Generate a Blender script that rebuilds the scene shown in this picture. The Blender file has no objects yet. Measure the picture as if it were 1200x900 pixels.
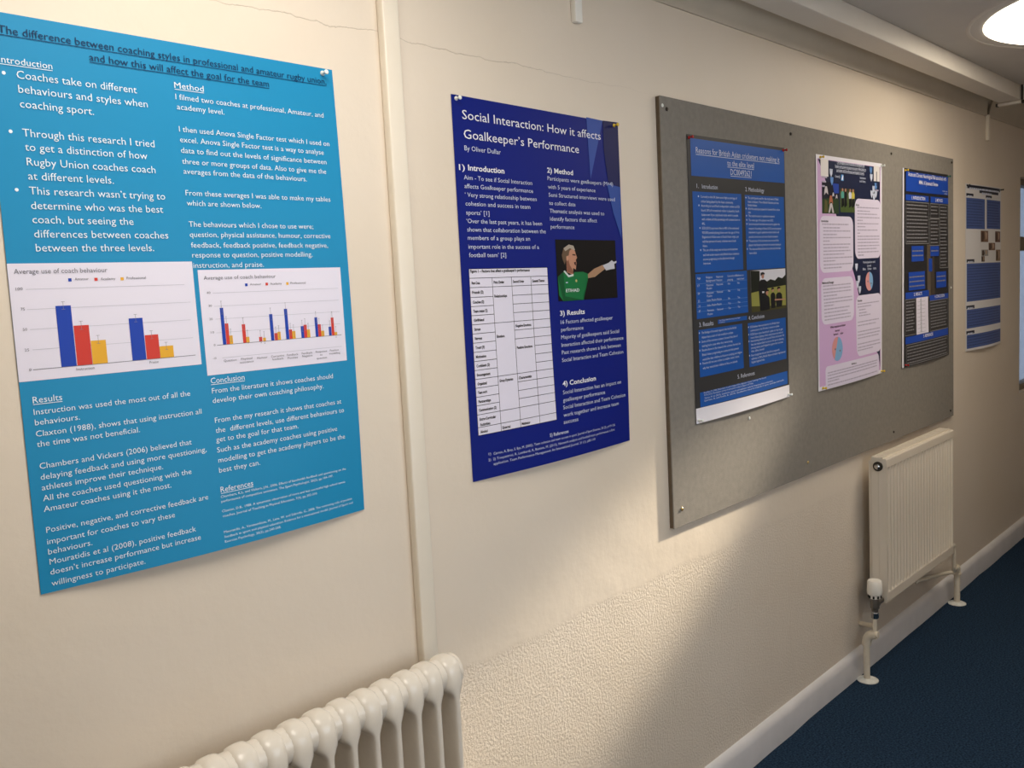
import bpy, bmesh, math, random
from mathutils import Vector, Matrix

scene = bpy.context.scene
COL = scene.collection

# ------------------------------------------------------------------ camera, light, exposure
F_PX = 1047.67
cam_d = bpy.data.cameras.new('camera')
cam_d.sensor_fit = 'HORIZONTAL'
cam_d.sensor_width = 36.0
cam_d.lens = F_PX * 36.0 / 1200.0
cam_d.clip_start = 0.02
cam = bpy.data.objects.new('camera', cam_d)
COL.objects.link(cam)
yaw, pitch, roll = [math.radians(a) for a in (46.335, -5.847, -2.963)]
fwd = Vector((math.sin(yaw) * math.cos(pitch), math.cos(yaw) * math.cos(pitch), math.sin(pitch)))
r0 = Vector((math.cos(yaw), -math.sin(yaw), 0.0))
u0 = r0.cross(fwd)
rgt = math.cos(roll) * r0 + math.sin(roll) * u0
upv = -math.sin(roll) * r0 + math.cos(roll) * u0
m = Matrix((rgt, upv, -fwd)).transposed().to_4x4()
m.translation = Vector((0.0, -1.42, 1.59))
cam.matrix_world = m
scene.camera = cam

scene.view_settings.view_transform = 'Standard'
scene.view_settings.look = 'None'
scene.view_settings.gamma = 1.0
scene.view_settings.use_curve_mapping = False
scene.view_settings.exposure = 0.0

COL_NEAR = (1.0, 0.92, 0.80, 1.0)
COL_FAR = (1.0, 0.88, 0.71, 1.0)
LAMP_NEAR = 7.2        # ceiling lamp added out of frame beside the turquoise poster
LAMP_FAR = 7.2         # ceiling lamp in view
SPOT = 1350.0            # warm spotlight added out of frame for the low wall patch
SPOT_DEG = 11.0
SKY = 3.9

world = bpy.data.worlds.new('World')
scene.world = world
world.use_nodes = True
wb = world.node_tree.nodes['Background']
wb.inputs['Color'].default_value = (0.82, 0.91, 1.0, 1.0)
wb.inputs['Strength'].default_value = SKY



# ------------------------------------------------------------------ helpers
def lin(c):
    c = c / 255.0
    return c / 12.92 if c <= 0.04045 else ((c + 0.055) / 1.055) ** 2.4


def rgb(r, g, b):
    return (lin(r), lin(g), lin(b), 1.0)


MATS = {}


def mat(name, col, rough=0.5, metal=0.0, spec=0.5, noise=0.0, nscale=20.0, bump=0.0, bscale=60.0, bdist=0.002, coat=0.0):
    if name in MATS:
        return MATS[name]
    mt = bpy.data.materials.new(name)
    mt.use_nodes = True
    nt = mt.node_tree
    b = nt.nodes['Principled BSDF']
    b.inputs['Base Color'].default_value = col
    b.inputs['Roughness'].default_value = rough
    b.inputs['Metallic'].default_value = metal
    b.inputs['Specular IOR Level'].default_value = spec
    b.inputs['Coat Weight'].default_value = coat
    geo = nt.nodes.new('ShaderNodeNewGeometry')
    if noise > 0:
        n = nt.nodes.new('ShaderNodeTexNoise')
        n.inputs['Scale'].default_value = nscale
        n.inputs['Detail'].default_value = 6.0
        nt.links.new(geo.outputs['Position'], n.inputs['Vector'])
        r = nt.nodes.new('ShaderNodeMapRange')
        r.inputs['From Min'].default_value = 0.3
        r.inputs['From Max'].default_value = 0.7
        r.inputs['To Min'].default_value = 1.0 - noise
        r.inputs['To Max'].default_value = 1.0 + noise
        nt.links.new(n.outputs['Fac'], r.inputs['Value'])
        mx = nt.nodes.new('ShaderNodeVectorMath')
        mx.operation = 'SCALE'
        mx.inputs[0].default_value = col[:3]
        nt.links.new(r.outputs['Result'], mx.inputs['Scale'])
        nt.links.new(mx.outputs['Vector'], b.inputs['Base Color'])
    if bump > 0:
        n2 = nt.nodes.new('ShaderNodeTexNoise')
        n2.inputs['Scale'].default_value = bscale
        n2.inputs['Detail'].default_value = 3.0
        nt.links.new(geo.outputs['Position'], n2.inputs['Vector'])
        bp = nt.nodes.new('ShaderNodeBump')
        bp.inputs['Strength'].default_value = bump
        bp.inputs['Distance'].default_value = bdist
        nt.links.new(n2.outputs['Fac'], bp.inputs['Height'])
        nt.links.new(bp.outputs['Normal'], b.inputs['Normal'])
    MATS[name] = mt
    return mt


def mat_emit(name, col, strength):
    mt = bpy.data.materials.new(name)
    mt.use_nodes = True
    b = mt.node_tree.nodes['Principled BSDF']
    b.inputs['Base Color'].default_value = (0.8, 0.8, 0.8, 1)
    b.inputs['Emission Color'].default_value = col
    b.inputs['Emission Strength'].default_value = strength
    MATS[name] = mt
    return mt


def wall_material():
    mt = bpy.data.materials.new('painted_plaster')
    mt.use_nodes = True
    nt = mt.node_tree
    N, L = nt.nodes, nt.links
    b = N['Principled BSDF']
    b.inputs['Roughness'].default_value = 0.48
    b.inputs['Specular IOR Level'].default_value = 0.35
    geo = N.new('ShaderNodeNewGeometry')
    sep = N.new('ShaderNodeSeparateXYZ')
    L.new(geo.outputs['Position'], sep.inputs[0])

    def noise(scale, detail=4.0, rough=0.5):
        n = N.new('ShaderNodeTexNoise')
        n.inputs['Scale'].default_value = scale
        n.inputs['Detail'].default_value = detail
        n.inputs['Roughness'].default_value = rough
        L.new(geo.outputs['Position'], n.inputs['Vector'])
        return n.outputs['Fac']

    def math_(op, a, b_=None, c=None, clamp=False):
        n = N.new('ShaderNodeMath')
        n.operation = op
        n.use_clamp = clamp
        for i, v in enumerate((a, b_, c)):
            if v is None:
                continue
            if isinstance(v, (int, float)):
                n.inputs[i].default_value = v
            else:
                L.new(v, n.inputs[i])
        return n.outputs[0]

    def ramp(v, lo, hi):
        n = N.new('ShaderNodeMapRange')
        n.interpolation_type = 'SMOOTHSTEP'
        n.inputs['From Min'].default_value = lo
        n.inputs['From Max'].default_value = hi
        L.new(v, n.inputs['Value'])
        return n.outputs['Result']
    z = sep.outputs['Z']
    # plaster repair line: smooth skim above, rough render below
    zz = math_('ADD', z, math_('MULTIPLY', math_('SUBTRACT', noise(3.0, 5.0), 0.5), 0.07))
    low = math_('SUBTRACT', 1.0, ramp(zz, 0.752, 0.775))
    # hairline crack in the skim coat at about 2.105 m
    cz = math_('ADD', z, math_('MULTIPLY', math_('SUBTRACT', noise(5.0, 6.0, 0.65), 0.5), 0.045))
    dist = math_('ABSOLUTE', math_('SUBTRACT', cz, 2.106))
    xr = math_('MULTIPLY', ramp(sep.outputs['X'], 0.5, 0.7), math_('SUBTRACT', 1.0, ramp(sep.outputs['X'], 1.6, 2.2)))
    crack = math_('MULTIPLY', math_('SUBTRACT', 1.0, ramp(dist, 0.0002, 0.0012)), xr)
    big = noise(1.6, 3.0)
    fine = noise(140.0, 3.0, 0.6)
    mid = noise(9.0, 3.0)
    h = math_('MULTIPLY', mid, 0.0030)
    h = math_('ADD', h, math_('MULTIPLY', fine, math_('ADD', 0.00022, math_('MULTIPLY', low, 0.0028))))
    h = math_('ADD', h, math_('MULTIPLY', low, -0.0020))
    h = math_('SUBTRACT', h, math_('MULTIPLY', crack, 0.0005))
    bp = N.new('ShaderNodeBump')
    bp.inputs['Strength'].default_value = 1.0
    bp.inputs['Distance'].default_value = 1.0
    L.new(h, bp.inputs['Height'])
    L.new(bp.outputs['Normal'], b.inputs['Normal'])
    mix = N.new('ShaderNodeMix')
    mix.data_type = 'RGBA'
    mix.inputs['A'].default_value = WALL_A
    mix.inputs['B'].default_value = WALL_B
    L.new(ramp(big, 0.3, 0.7), mix.inputs['Factor'])
    mix2 = N.new('ShaderNodeMix')
    mix2.data_type = 'RGBA'
    mix2.inputs['B'].default_value = rgb(120, 100, 80)
    L.new(mix.outputs['Result'], mix2.inputs['A'])
    L.new(math_('MULTIPLY', crack, 0.30), mix2.inputs['Factor'])
    L.new(mix2.outputs['Result'], b.inputs['Base Color'])
    MATS['painted_plaster'] = mt
    return mt


WALL_A = rgb(226, 214, 199)
WALL_B = rgb(222, 209, 192)


def carpet_material():
    mt = bpy.data.materials.new('navy_carpet')
    mt.use_nodes = True
    nt = mt.node_tree
    N, L = nt.nodes, nt.links
    b = N['Principled BSDF']
    b.inputs['Roughness'].default_value = 0.95
    b.inputs['Specular IOR Level'].default_value = 0.1
    geo = N.new('ShaderNodeNewGeometry')
    n = N.new('ShaderNodeTexNoise')
    n.inputs['Scale'].default_value = 150.0
    n.inputs['Detail'].default_value = 4.0
    L.new(geo.outputs['Position'], n.inputs['Vector'])
    cr = N.new('ShaderNodeValToRGB')
    cr.color_ramp.elements[0].position = 0.3
    cr.color_ramp.elements[0].color = rgb(12, 25, 42)
    cr.color_ramp.elements[1].position = 0.72
    cr.color_ramp.elements[1].color = rgb(46, 70, 95)
    L.new(n.outputs['Fac'], cr.inputs['Fac'])
    L.new(cr.outputs['Color'], b.inputs['Base Color'])
    bp = N.new('ShaderNodeBump')
    bp.inputs['Distance'].default_value = 0.004
    L.new(n.outputs['Fac'], bp.inputs['Height'])
    L.new(bp.outputs['Normal'], b.inputs['Normal'])
    return mt


def link(name, bm, mats, parent=None, loc=None, smooth=False, auto=None):
    me = bpy.data.meshes.new(name)
    bm.normal_update()
    bm.to_mesh(me)
    bm.free()
    for mm in (mats if isinstance(mats, (list, tuple)) else [mats]):
        me.materials.append(mm)
    if smooth:
        for p in me.polygons:
            p.use_smooth = True
    if auto is not None:
        for p in me.polygons:
            p.use_smooth = True
        me.set_sharp_from_angle(angle=math.radians(auto))
    o = bpy.data.objects.new(name, me)
    COL.objects.link(o)
    if parent is not None:
        o.parent = parent
    if loc is not None:
        o.location = loc
    return o


def tag(o, label, cat, group=None):
    o['label'] = label
    o['category'] = cat
    if group:
        o['group'] = group
    return o


def thing(name, loc, label, cat, group=None):
    o = bpy.data.objects.new(name, None)
    o.empty_display_size = 0.05
    COL.objects.link(o)
    o.location = loc
    return tag(o, label, cat, group)


def struct(name, bm, mats, **k):
    o = link(name, bm, mats, **k)
    o['kind'] = 'structure'
    return o


def box(bm, x0, x1, y0, y1, z0, z1, mi=0, bevel=0.0, seg=2):
    g = bmesh.ops.create_cube(bm, size=1.0)
    vs = g['verts']
    for v in vs:
        v.co = Vector(((x0 + x1) / 2 + v.co.x * (x1 - x0), (y0 + y1) / 2 + v.co.y * (y1 - y0), (z0 + z1) / 2 + v.co.z * (z1 - z0)))
    fs = set(f for v in vs for f in v.link_faces)
    for f in fs:
        f.material_index = mi
    if bevel > 0:
        es = list(set(e for v in vs for e in v.link_edges))
        r = bmesh.ops.bevel(bm, geom=es, offset=bevel, segments=seg, affect='EDGES', profile=0.5)
        for f in r['faces']:
            f.material_index = mi
    return bm


def lathe(bm, prof, axis='Z', seg=24, origin=(0, 0, 0), mi=0, caps=True):
    """prof: list of (radius, height) along the axis; closed by caps where radius is 0."""
    o = Vector(origin)
    rings = []
    for r, h in prof:
        if r < 1e-7:
            p = {'Z': Vector((0, 0, h)), 'Y': Vector((0, h, 0)), 'X': Vector((h, 0, 0))}[axis]
            rings.append([bm.verts.new(o + p)])
            continue
        ring = []
        for i in range(seg):
            a = 2 * math.pi * i / seg
            c, s = r * math.cos(a), r * math.sin(a)
            p = {'Z': Vector((c, s, h)), 'Y': Vector((s, h, c)), 'X': Vector((h, c, s))}[axis]
            ring.append(bm.verts.new(o + p))
        rings.append(ring)
    for a, b in zip(rings[:-1], rings[1:]):
        for i in range(seg):
            j = (i + 1) % seg
            if len(a) == 1 and len(b) == 1:
                continue
            if len(a) == 1:
                f = bm.faces.new((a[0], b[i], b[j]))
            elif len(b) == 1:
                f = bm.faces.new((a[i], b[0], a[j]))
            else:
                f = bm.faces.new((a[i], b[i], b[j], a[j]))
            f.material_index = mi
    for ring, rev in ((rings[0], True), (rings[-1], False)):
        if caps and len(ring) > 1:
            try:
                f = bm.faces.new(ring[::-1] if rev else ring)
                f.material_index = mi
            except ValueError:
                pass
    bmesh.ops.recalc_face_normals(bm, faces=bm.faces[:])
    return bm


def tube(bm, pts, r, seg=14, mi=0, close=True):
    pts = [Vector(p) for p in pts]
    rings = []
    prev = None
    for i, p in enumerate(pts):
        d = (pts[min(i + 1, len(pts) - 1)] - pts[max(i - 1, 0)]).normalized()
        if prev is None:
            up = Vector((0, 0, 1)) if abs(d.z) < 0.9 else Vector((0, 1, 0))
            n = d.cross(up).normalized()
        else:
            n = (prev - d * prev.dot(d)).normalized()
        prev = n
        b = d.cross(n)
        rr = r[i] if isinstance(r, (list, tuple)) else r
        rings.append([bm.verts.new(p + n * rr * math.cos(2 * math.pi * k / seg) + b * rr * math.sin(2 * math.pi * k / seg)) for k in range(seg)])
    for a, b in zip(rings[:-1], rings[1:]):
        for k in range(seg):
            j = (k + 1) % seg
            f = bm.faces.new((a[k], a[j], b[j], b[k]))
            f.material_index = mi
    if close:
        for ring in (rings[0], rings[-1]):
            f = bm.faces.new(ring)
            f.material_index = mi
    bmesh.ops.recalc_face_normals(bm, faces=bm.faces[:])
    return bm


def bend(a, c, b, n=8):
    """quarter bend from a to b round corner c"""
    a, c, b = Vector(a), Vector(c), Vector(b)
    out = []
    for i in range(n + 1):
        t = i / n
        out.append((1 - t) ** 2 * a + 2 * t * (1 - t) * c + t * t * b)
    return out


# ------------------------------------------------------------------ the setting
PL = wall_material()
CARPET = carpet_material()
CEIL = mat('ceiling_paint', rgb(206, 201, 194), 0.8, noise=0.04, nscale=3.0, bump=0.3, bscale=25.0, bdist=0.002)
COVE = mat('cove_paint', rgb(198, 188, 172), 0.6, noise=0.04, nscale=6.0)
TRUNK = mat('trunking_paint', rgb(218, 212, 203), 0.45, noise=0.02, nscale=8.0)
SKIRT = mat('skirting_gloss', rgb(214, 212, 214), 0.4, noise=0.05, nscale=9.0, bump=0.2, bscale=14.0, bdist=0.004)
CREAM = mat('cream_gloss_paint', rgb(230, 221, 206), 0.35, noise=0.02, nscale=12.0)
RADW = mat('radiator_gloss', rgb(226, 218, 206), 0.22, spec=0.5, noise=0.02, nscale=20.0, bump=0.25, bscale=45.0, bdist=0.003)
PANELW = mat('radiator_enamel', rgb(224, 214, 199), 0.35)
WHITEP = mat('white_plastic', rgb(235, 232, 225), 0.35)
CHROME = mat('chrome', rgb(190, 190, 190), 0.18, metal=1.0)
DARKM = mat('dark_metal', rgb(62, 58, 52), 0.4, metal=0.6)
BLACK = mat('dark_gap', rgb(22, 20, 18), 0.8)

CZ = 2.453          # ceiling height
X0, X1 = -1.6, 6.9  # corridor ends
YR = -1.95          # opposite wall
WX0, WX1, WZ0, WZ1 = 5.725, 6.55, 0.86, 2.09   # internal window in the poster wall

bm = bmesh.new()
box(bm, X0 - 0.1, WX0, 0.0, 0.12, -0.02, CZ + 0.1)
box(bm, WX0, WX1, 0.0, 0.12, -0.02, WZ0)
box(bm, WX0, WX1, 0.0, 0.12, WZ1, CZ + 0.1)
box(bm, WX1, X1 + 0.1, 0.0, 0.12, -0.02, CZ + 0.1)
struct('wall_left', bm, PL)

bm = bmesh.new()   # opposite wall with an unseen window added for daylight fill
VX0, VX1, VZ0, VZ1 = 0.9, 2.3, 0.95, 2.0
for a in ((X0 - 0.1, VX0, -0.02, CZ + 0.1), (VX0, VX1, -0.02, VZ0), (VX0, VX1, VZ1, CZ + 0.1), (VX1, X1 + 0.1, -0.02, CZ + 0.1)):
    box(bm, a[0], a[1], YR - 0.12, YR, a[2], a[3])
struct('wall_right', bm, PL)

bm = bmesh.new()
box(bm, X1, X1 + 0.1, YR, 0.0, -0.02, CZ + 0.1)
struct('wall_front', bm, PL)
bm = bmesh.new()
box(bm, X0 - 0.12, X0, YR, 0.0, -0.02, CZ + 0.1)
struct('wall_back', bm, PL)

bm = bmesh.new()
box(bm, X0, X1, YR, 0.0, -0.02, 0.0)
struct('floor', bm, CARPET)
bm = bmesh.new()
box(bm, X0, X1, YR, 0.0, CZ, CZ + 0.1)
struct('ceiling', bm, CEIL)

# skirting board on the poster wall, chamfered top
bm = bmesh.new()
prof = [(0.0, 0.0), (-0.020, 0.0), (-0.020, 0.080), (-0.016, 0.096), (-0.006, 0.106), (0.0, 0.108)]
n = 60
rows = []
random.seed(4)
for i in range(n + 1):
    x = X0 + (X1 - X0) * i / n
    w = random.uniform(-0.0025, 0.0025)
    rows.append([bm.verts.new((x, y + (w if k > 0 and y < 0 else 0) * (1 if k < 4 else .5), z)) for k, (y, z) in enumerate(prof)])
for a, b in zip(rows[:-1], rows[1:]):
    for k in range(len(prof) - 1):
        bm.faces.new((a[k], b[k], b[k + 1], a[k + 1]))
    bm.faces.new((a[-1], b[-1], b[0], a[0]))
bm.faces.new(rows[0])
bm.faces.new(rows[-1][::-1])
bmesh.ops.recalc_face_normals(bm, faces=bm.faces[:])
struct('baseboard_left', bm, SKIRT, auto=40)
bm = bmesh.new()
box(bm, X0, X1, YR, YR + 0.02, 0.0, 0.105)
struct('baseboard_right', bm, SKIRT)

# concave cornice between wall and ceiling
bm = bmesh.new()
prof = [(0.0, 2.356), (-0.006, 2.356), (-0.008, 2.362)]
for i in range(1, 10):
    a = math.radians(90 * i / 10)
    prof.append((-0.008 - 0.085 * (1 - math.cos(a)), 2.362 + 0.083 * math.sin(a)))
prof += [(-0.095, 2.446), (-0.098, CZ), (0.0, CZ)]
a = [bm.verts.new((X0, y, z)) for y, z in prof]
b = [bm.verts.new((X1, y, z)) for y, z in prof]
for k in range(len(prof)):
    j = (k + 1) % len(prof)
    bm.faces.new((a[k], b[k], b[j], a[j]))
bm.faces.new(a)
bm.faces.new(b[::-1])
bmesh.ops.recalc_face_normals(bm, faces=bm.faces[:])
struct('trim_1', bm, COVE, auto=35)

# internal window beyond the last poster
bm = bmesh.new()
fw = 0.035
box(bm, WX0, WX1, 0.03, 0.09, WZ0, WZ0 + fw)
box(bm, WX0, WX1, 0.03, 0.09, WZ1 - fw, WZ1)
box(bm, WX0, WX0 + 0.012, 0.03, 0.09, WZ0 + fw, WZ1 - fw)
box(bm, WX1 - fw, WX1, 0.03, 0.09, WZ0 + fw, WZ1 - fw)
box(bm, WX0 + 0.012, WX1 - fw, 0.03, 0.09, 1.68, 1.76)
wf = struct('window_1', bm, mat('window_frame_paint', rgb(120, 108, 92), 0.5))
bm = bmesh.new()
box(bm, WX0 + 0.012, WX1 - fw, 0.058, 0.062, WZ0 + fw, 1.68)
box(bm, WX0 + 0.012, WX1 - fw, 0.058, 0.062, 1.76, WZ1 - fw)
gl = bpy.data.materials.new('window_glass')
gl.use_nodes = True
g = gl.node_tree.nodes['Principled BSDF']
g.inputs['Base Color'].default_value = (0.9, 0.95, 1, 1)
g.inputs['Roughness'].default_value = 0.05
g.inputs['Transmission Weight'].default_value = 1.0
g.inputs['IOR'].default_value = 1.1
link('pane', bm, gl, parent=wf)
bm = bmesh.new()   # white inner sash bar on the near jamb
box(bm, WX0 + 0.012, WX0 + 0.030, 0.066, 0.085, 1.02, 1.665)
link('sash', bm, WHITEP, parent=wf)
# room seen through it
bm = bmesh.new()
RM = mat('far_room_wall', rgb(150, 158, 172), 0.6)
box(bm, 5.2, 9.0, 2.2, 2.25, 0.0, 2.6)
box(bm, 9.0, 9.05, 0.12, 2.25, 0.0, 2.6)
box(bm, 5.15, 5.2, 0.12, 2.25, 0.0, 2.6)
box(bm, 5.2, 9.0, 0.12, 2.2, -0.02, 0.0)
box(bm, 5.2, 9.0, 0.12, 2.2, 2.6, 2.65)
struct('wall_far', bm, RM)
bm = bmesh.new()
box(bm, 6.4, 7.6, 1.1, 1.2, 2.54, 2.599)
tl = link('tube_light', bm, mat_emit('tube_light_diffuser', (1, 0.97, 0.92, 1), 9.0))
tag(tl, 'white strip light in the room behind the corridor window', 'light')
bm = bmesh.new()
box(bm, 6.95, 8.2, 2.17, 2.199, 0.95, 1.75, bevel=0.005)
tag(link('whiteboard', bm, mat('whiteboard_face', rgb(206, 212, 226), 0.3)), 'pale whiteboard on the wall of the room behind the window', 'whiteboard')

# frame of the added daylight window in the opposite wall (behind the camera)
bm = bmesh.new()
for a in ((VX0, VX1, VZ0, VZ0 + 0.05), (VX0, VX1, VZ1 - 0.05, VZ1), (VX0, VX0 + 0.05, VZ0 + 0.05, VZ1 - 0.05), (VX1 - 0.05, VX1, VZ0 + 0.05, VZ1 - 0.05), (1.575, 1.625, VZ0 + 0.05, VZ1 - 0.05)):
    box(bm, a[0], a[1], YR - 0.09, YR - 0.03, a[2], a[3])
struct('added_window', bm, WHITEP)

# ------------------------------------------------------------------ boxed cable trunking under the ceiling
tr = thing('cable_trunking', (2.0, -0.15, 2.383), 'long pale boxed cable trunking running under the ceiling above the posters', 'trunking')
off = Vector((-2.0, 0.15, -2.383))


def shift(bm_, o):
    bmesh.ops.translate(bm_, verts=bm_.verts[:], vec=o)
    return bm_


bm = bmesh.new()
box(bm, X0, 4.90, -0.200, -0.106, 2.383, CZ - 0.0005, bevel=0.003)
link('casing', shift(bm, off), TRUNK, parent=tr)
bm = bmesh.new()
box(bm, 4.902, 4.932, -0.204, -0.102, 2.368, 2.3800, mi=0, bevel=0.001)
box(bm, 4.906, 4.928, -0.222, -0.2045, 2.366, 2.381, mi=1)
box(bm, 4.906, 4.928, -0.1015, -0.092, 2.366, 2.381, mi=1)
box(bm, 4.903, 4.912, -0.212, -0.2035, 2.382, CZ - 0.001, mi=1)
box(bm, 4.918, 4.932, -0.214, -0.2035, 2.382, CZ - 0.001, mi=0)
link('end_bracket', shift(bm, off), [TRUNK, DARKM], parent=tr, auto=30)


# cable drops on the wall
def drop(x, label, xt):
    t = thing('cable_drop', (x, 0.0, 2.235), label, 'cable cover', 'cable drops below the trunking')
    bm = bmesh.new()
    box(bm, -0.0135, 0.0135, -0.016, 0.0, 0.0, 0.128, bevel=0.0025)
    link('cover_strip', bm, WHITEP if x < 3 else CREAM, parent=t, auto=30)
    bm = bmesh.new()
    dx = xt - x
    pts = bend((0, -0.008, 0.12), (0, -0.012, 0.16), (dx * 0.25, -0.04, 0.175), 6)
    pts += bend((dx * 0.25, -0.04, 0.175), (dx * 0.6, -0.075, 0.185), (dx, -0.096, 0.172), 6)[1:]
    tube(bm, pts, 0.006, 10)
    link('cable', bm, mat('cable_sheath', rgb(120, 112, 100), 0.5), parent=t, smooth=True)
    return t


drop(1.775, 'short white cable cover on the wall above the dark blue goalkeeper poster', 1.62)
drop(5.085, 'short cream cable cover with curved grey cable, above the farthest poster', 4.84)

# vertical pipe casing between the two nearest posters
bm = bmesh.new()
box(bm, 1.157, 1.198, -0.021, 0.0, 0.02, 2.356, bevel=0.004, seg=3)
tag(link('pipe_casing', bm, CREAM, auto=30), 'cream vertical casing strip on the wall between the two nearest posters', 'casing')


# ------------------------------------------------------------------ round ceiling lamps
def ceiling_lamp(x, y, strength, col, label):
    t = thing('ceiling_lamp', (x, y, CZ), label, 'ceiling light', 'round ceiling lamps')
    bm = bmesh.new()
    lathe(bm, [(0.562, 0.002), (0.562, -0.0005), (0.565, -0.0022), (0.570, -0.0026), (0.575, -0.0018), (0.578, 0.002)], 'Z', 96, caps=False)
    link('trim_ring', bm, mat('lamp_trim_paint', rgb(214, 208, 200), 0.6), parent=t, auto=40)
    bm = bmesh.new()
    lathe(bm, [(0.520, 0.002), (0.520, -0.002), (0.517, -0.0036), (0.510, -0.004), (0.0, -0.004)], 'Z', 96, caps=False)
    link('diffuser', bm, mat_emit('lamp_diffuser', col, strength), parent=t, auto=40)
    return t


ceiling_lamp(3.80, -0.888, LAMP_FAR, COL_FAR, 'large round glowing ceiling light above the panel radiator end of the corridor')
ceiling_lamp(0.70, -0.80, LAMP_NEAR, COL_NEAR, 'added out-of-view round glowing ceiling light above the turquoise poster')  # unseen second lamp, added to brighten the near wall

# unseen warm spotlight, added farther along the ceiling to throw the soft patch on the lower wall
SPX, SPY, SPZ = 5.25, -0.85, 2.36
sp = thing('added_spotlight', (SPX, SPY, CZ), 'added out-of-view ceiling spotlight for the soft patch on the lower wall', 'spotlight')
aim = (Vector((1.80, 0.0, 0.68)) - Vector((SPX, SPY, SPZ))).normalized()
bm = bmesh.new()
lathe(bm, [(0.0, 0.0), (0.035, 0.0), (0.035, -0.012), (0.010, -0.014), (0.010, -0.05), (0.0, -0.05)], 'Z', 24)
link('ceiling_mount', bm, WHITEP, parent=sp, auto=30)
bm = bmesh.new()
lathe(bm, [(0.0, -0.07), (0.022, -0.07), (0.028, -0.06), (0.032, 0.02), (0.029, 0.02), (0.024, 0.0), (0.0, 0.0)], 'Z', 24)
hd = link('lamp_head', bm, WHITEP, parent=sp, loc=(0, 0, SPZ - CZ), auto=30)
hd.rotation_mode = 'QUATERNION'
hd.rotation_quaternion = aim.to_track_quat('Z', 'Y')
ld = bpy.data.lights.new('added_spot_bulb', 'SPOT')
ld.energy = SPOT
ld.color = (1.0, 0.87, 0.68)
ld.spot_size = math.radians(SPOT_DEG)
ld.spot_blend = 1.0
ld.shadow_soft_size = 0.08
lo = bpy.data.objects.new('added_spot_bulb', ld)
COL.objects.link(lo)
lo.location = Vector((SPX, SPY, SPZ)) + aim * 0.03
lo.rotation_mode = 'QUATERNION'
lo.rotation_quaternion = aim.to_track_quat('-Z', 'Y')

# ------------------------------------------------------------------ grey pin board
BX0, BX1, BZ0, BZ1 = 2.111, 4.526, 0.893, 2.102
bd = thing('pin_board', ((BX0 + BX1) / 2, 0.0, BZ0), 'large grey felt pin board carrying three posters', 'notice board')
bo = Vector((-(BX0 + BX1) / 2, 0, -BZ0))
FELT = mat('grey_felt', rgb(134, 129, 122), 0.9, spec=0.15, noise=0.07, nscale=55.0, bump=0.4, bscale=260.0, bdist=0.001)
bm = bmesh.new()
box(bm, BX0, BX1, -0.016, -0.012, BZ0, BZ1, bevel=0.001)
link('felt_face', shift(bm, bo), FELT, parent=bd)
bm = bmesh.new()
box(bm, BX0 + 0.001, BX1 - 0.001, -0.012, -0.0005, BZ0 + 0.001, BZ1 - 0.001)
link('backing', shift(bm, bo), mat('board_core', rgb(92, 78, 62), 0.8, noise=0.15, nscale=60.0), parent=bd)

# screws that hold the board
SCREW = mat('brass_screw', rgb(196, 168, 110), 0.3, metal=0.9)
SCREWD = mat('dark_screw', rgb(60, 52, 44), 0.4, metal=0.7)
for x, z, mm, lab in (
        (2.152, 0.944, SCREW, 'brass screw at the lower left corner of the grey board'),
        (2.962, 0.939, SCREW, 'brass screw low on the grey board below the pink poster'),
        (3.764, 0.928, SCREWD, 'dark screw low on the grey board above the panel radiator'),
        (4.477, 0.924, SCREWD, 'dark screw at the lower right corner of the grey board'),
        (2.141, 2.068, SCREWD, 'dark screw at the upper left corner of the grey board'),
        (2.878, 2.068, SCREWD, 'dark screw high on the grey board between cricket and pink posters'),
        (3.761, 2.069, SCREWD, 'dark screw high on the grey board between pink and black posters'),
        (4.500, 2.084, SCREWD, 'dark screw at the upper right corner of the grey board')):
    bm = bmesh.new()
    lathe(bm, [(0.0, 0.001), (0.0035, 0.001), (0.0055, -0.001), (0.0055, -0.002), (0.0035, -0.004), (0.0015, -0.0042), (0.0015, -0.003), (0.0, -0.003)], 'Y', 14)
    o = link('screw', bm, mm, loc=(x, -0.0165, z), auto=30)
    tag(o, lab, 'screw', 'screws holding the board')


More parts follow.
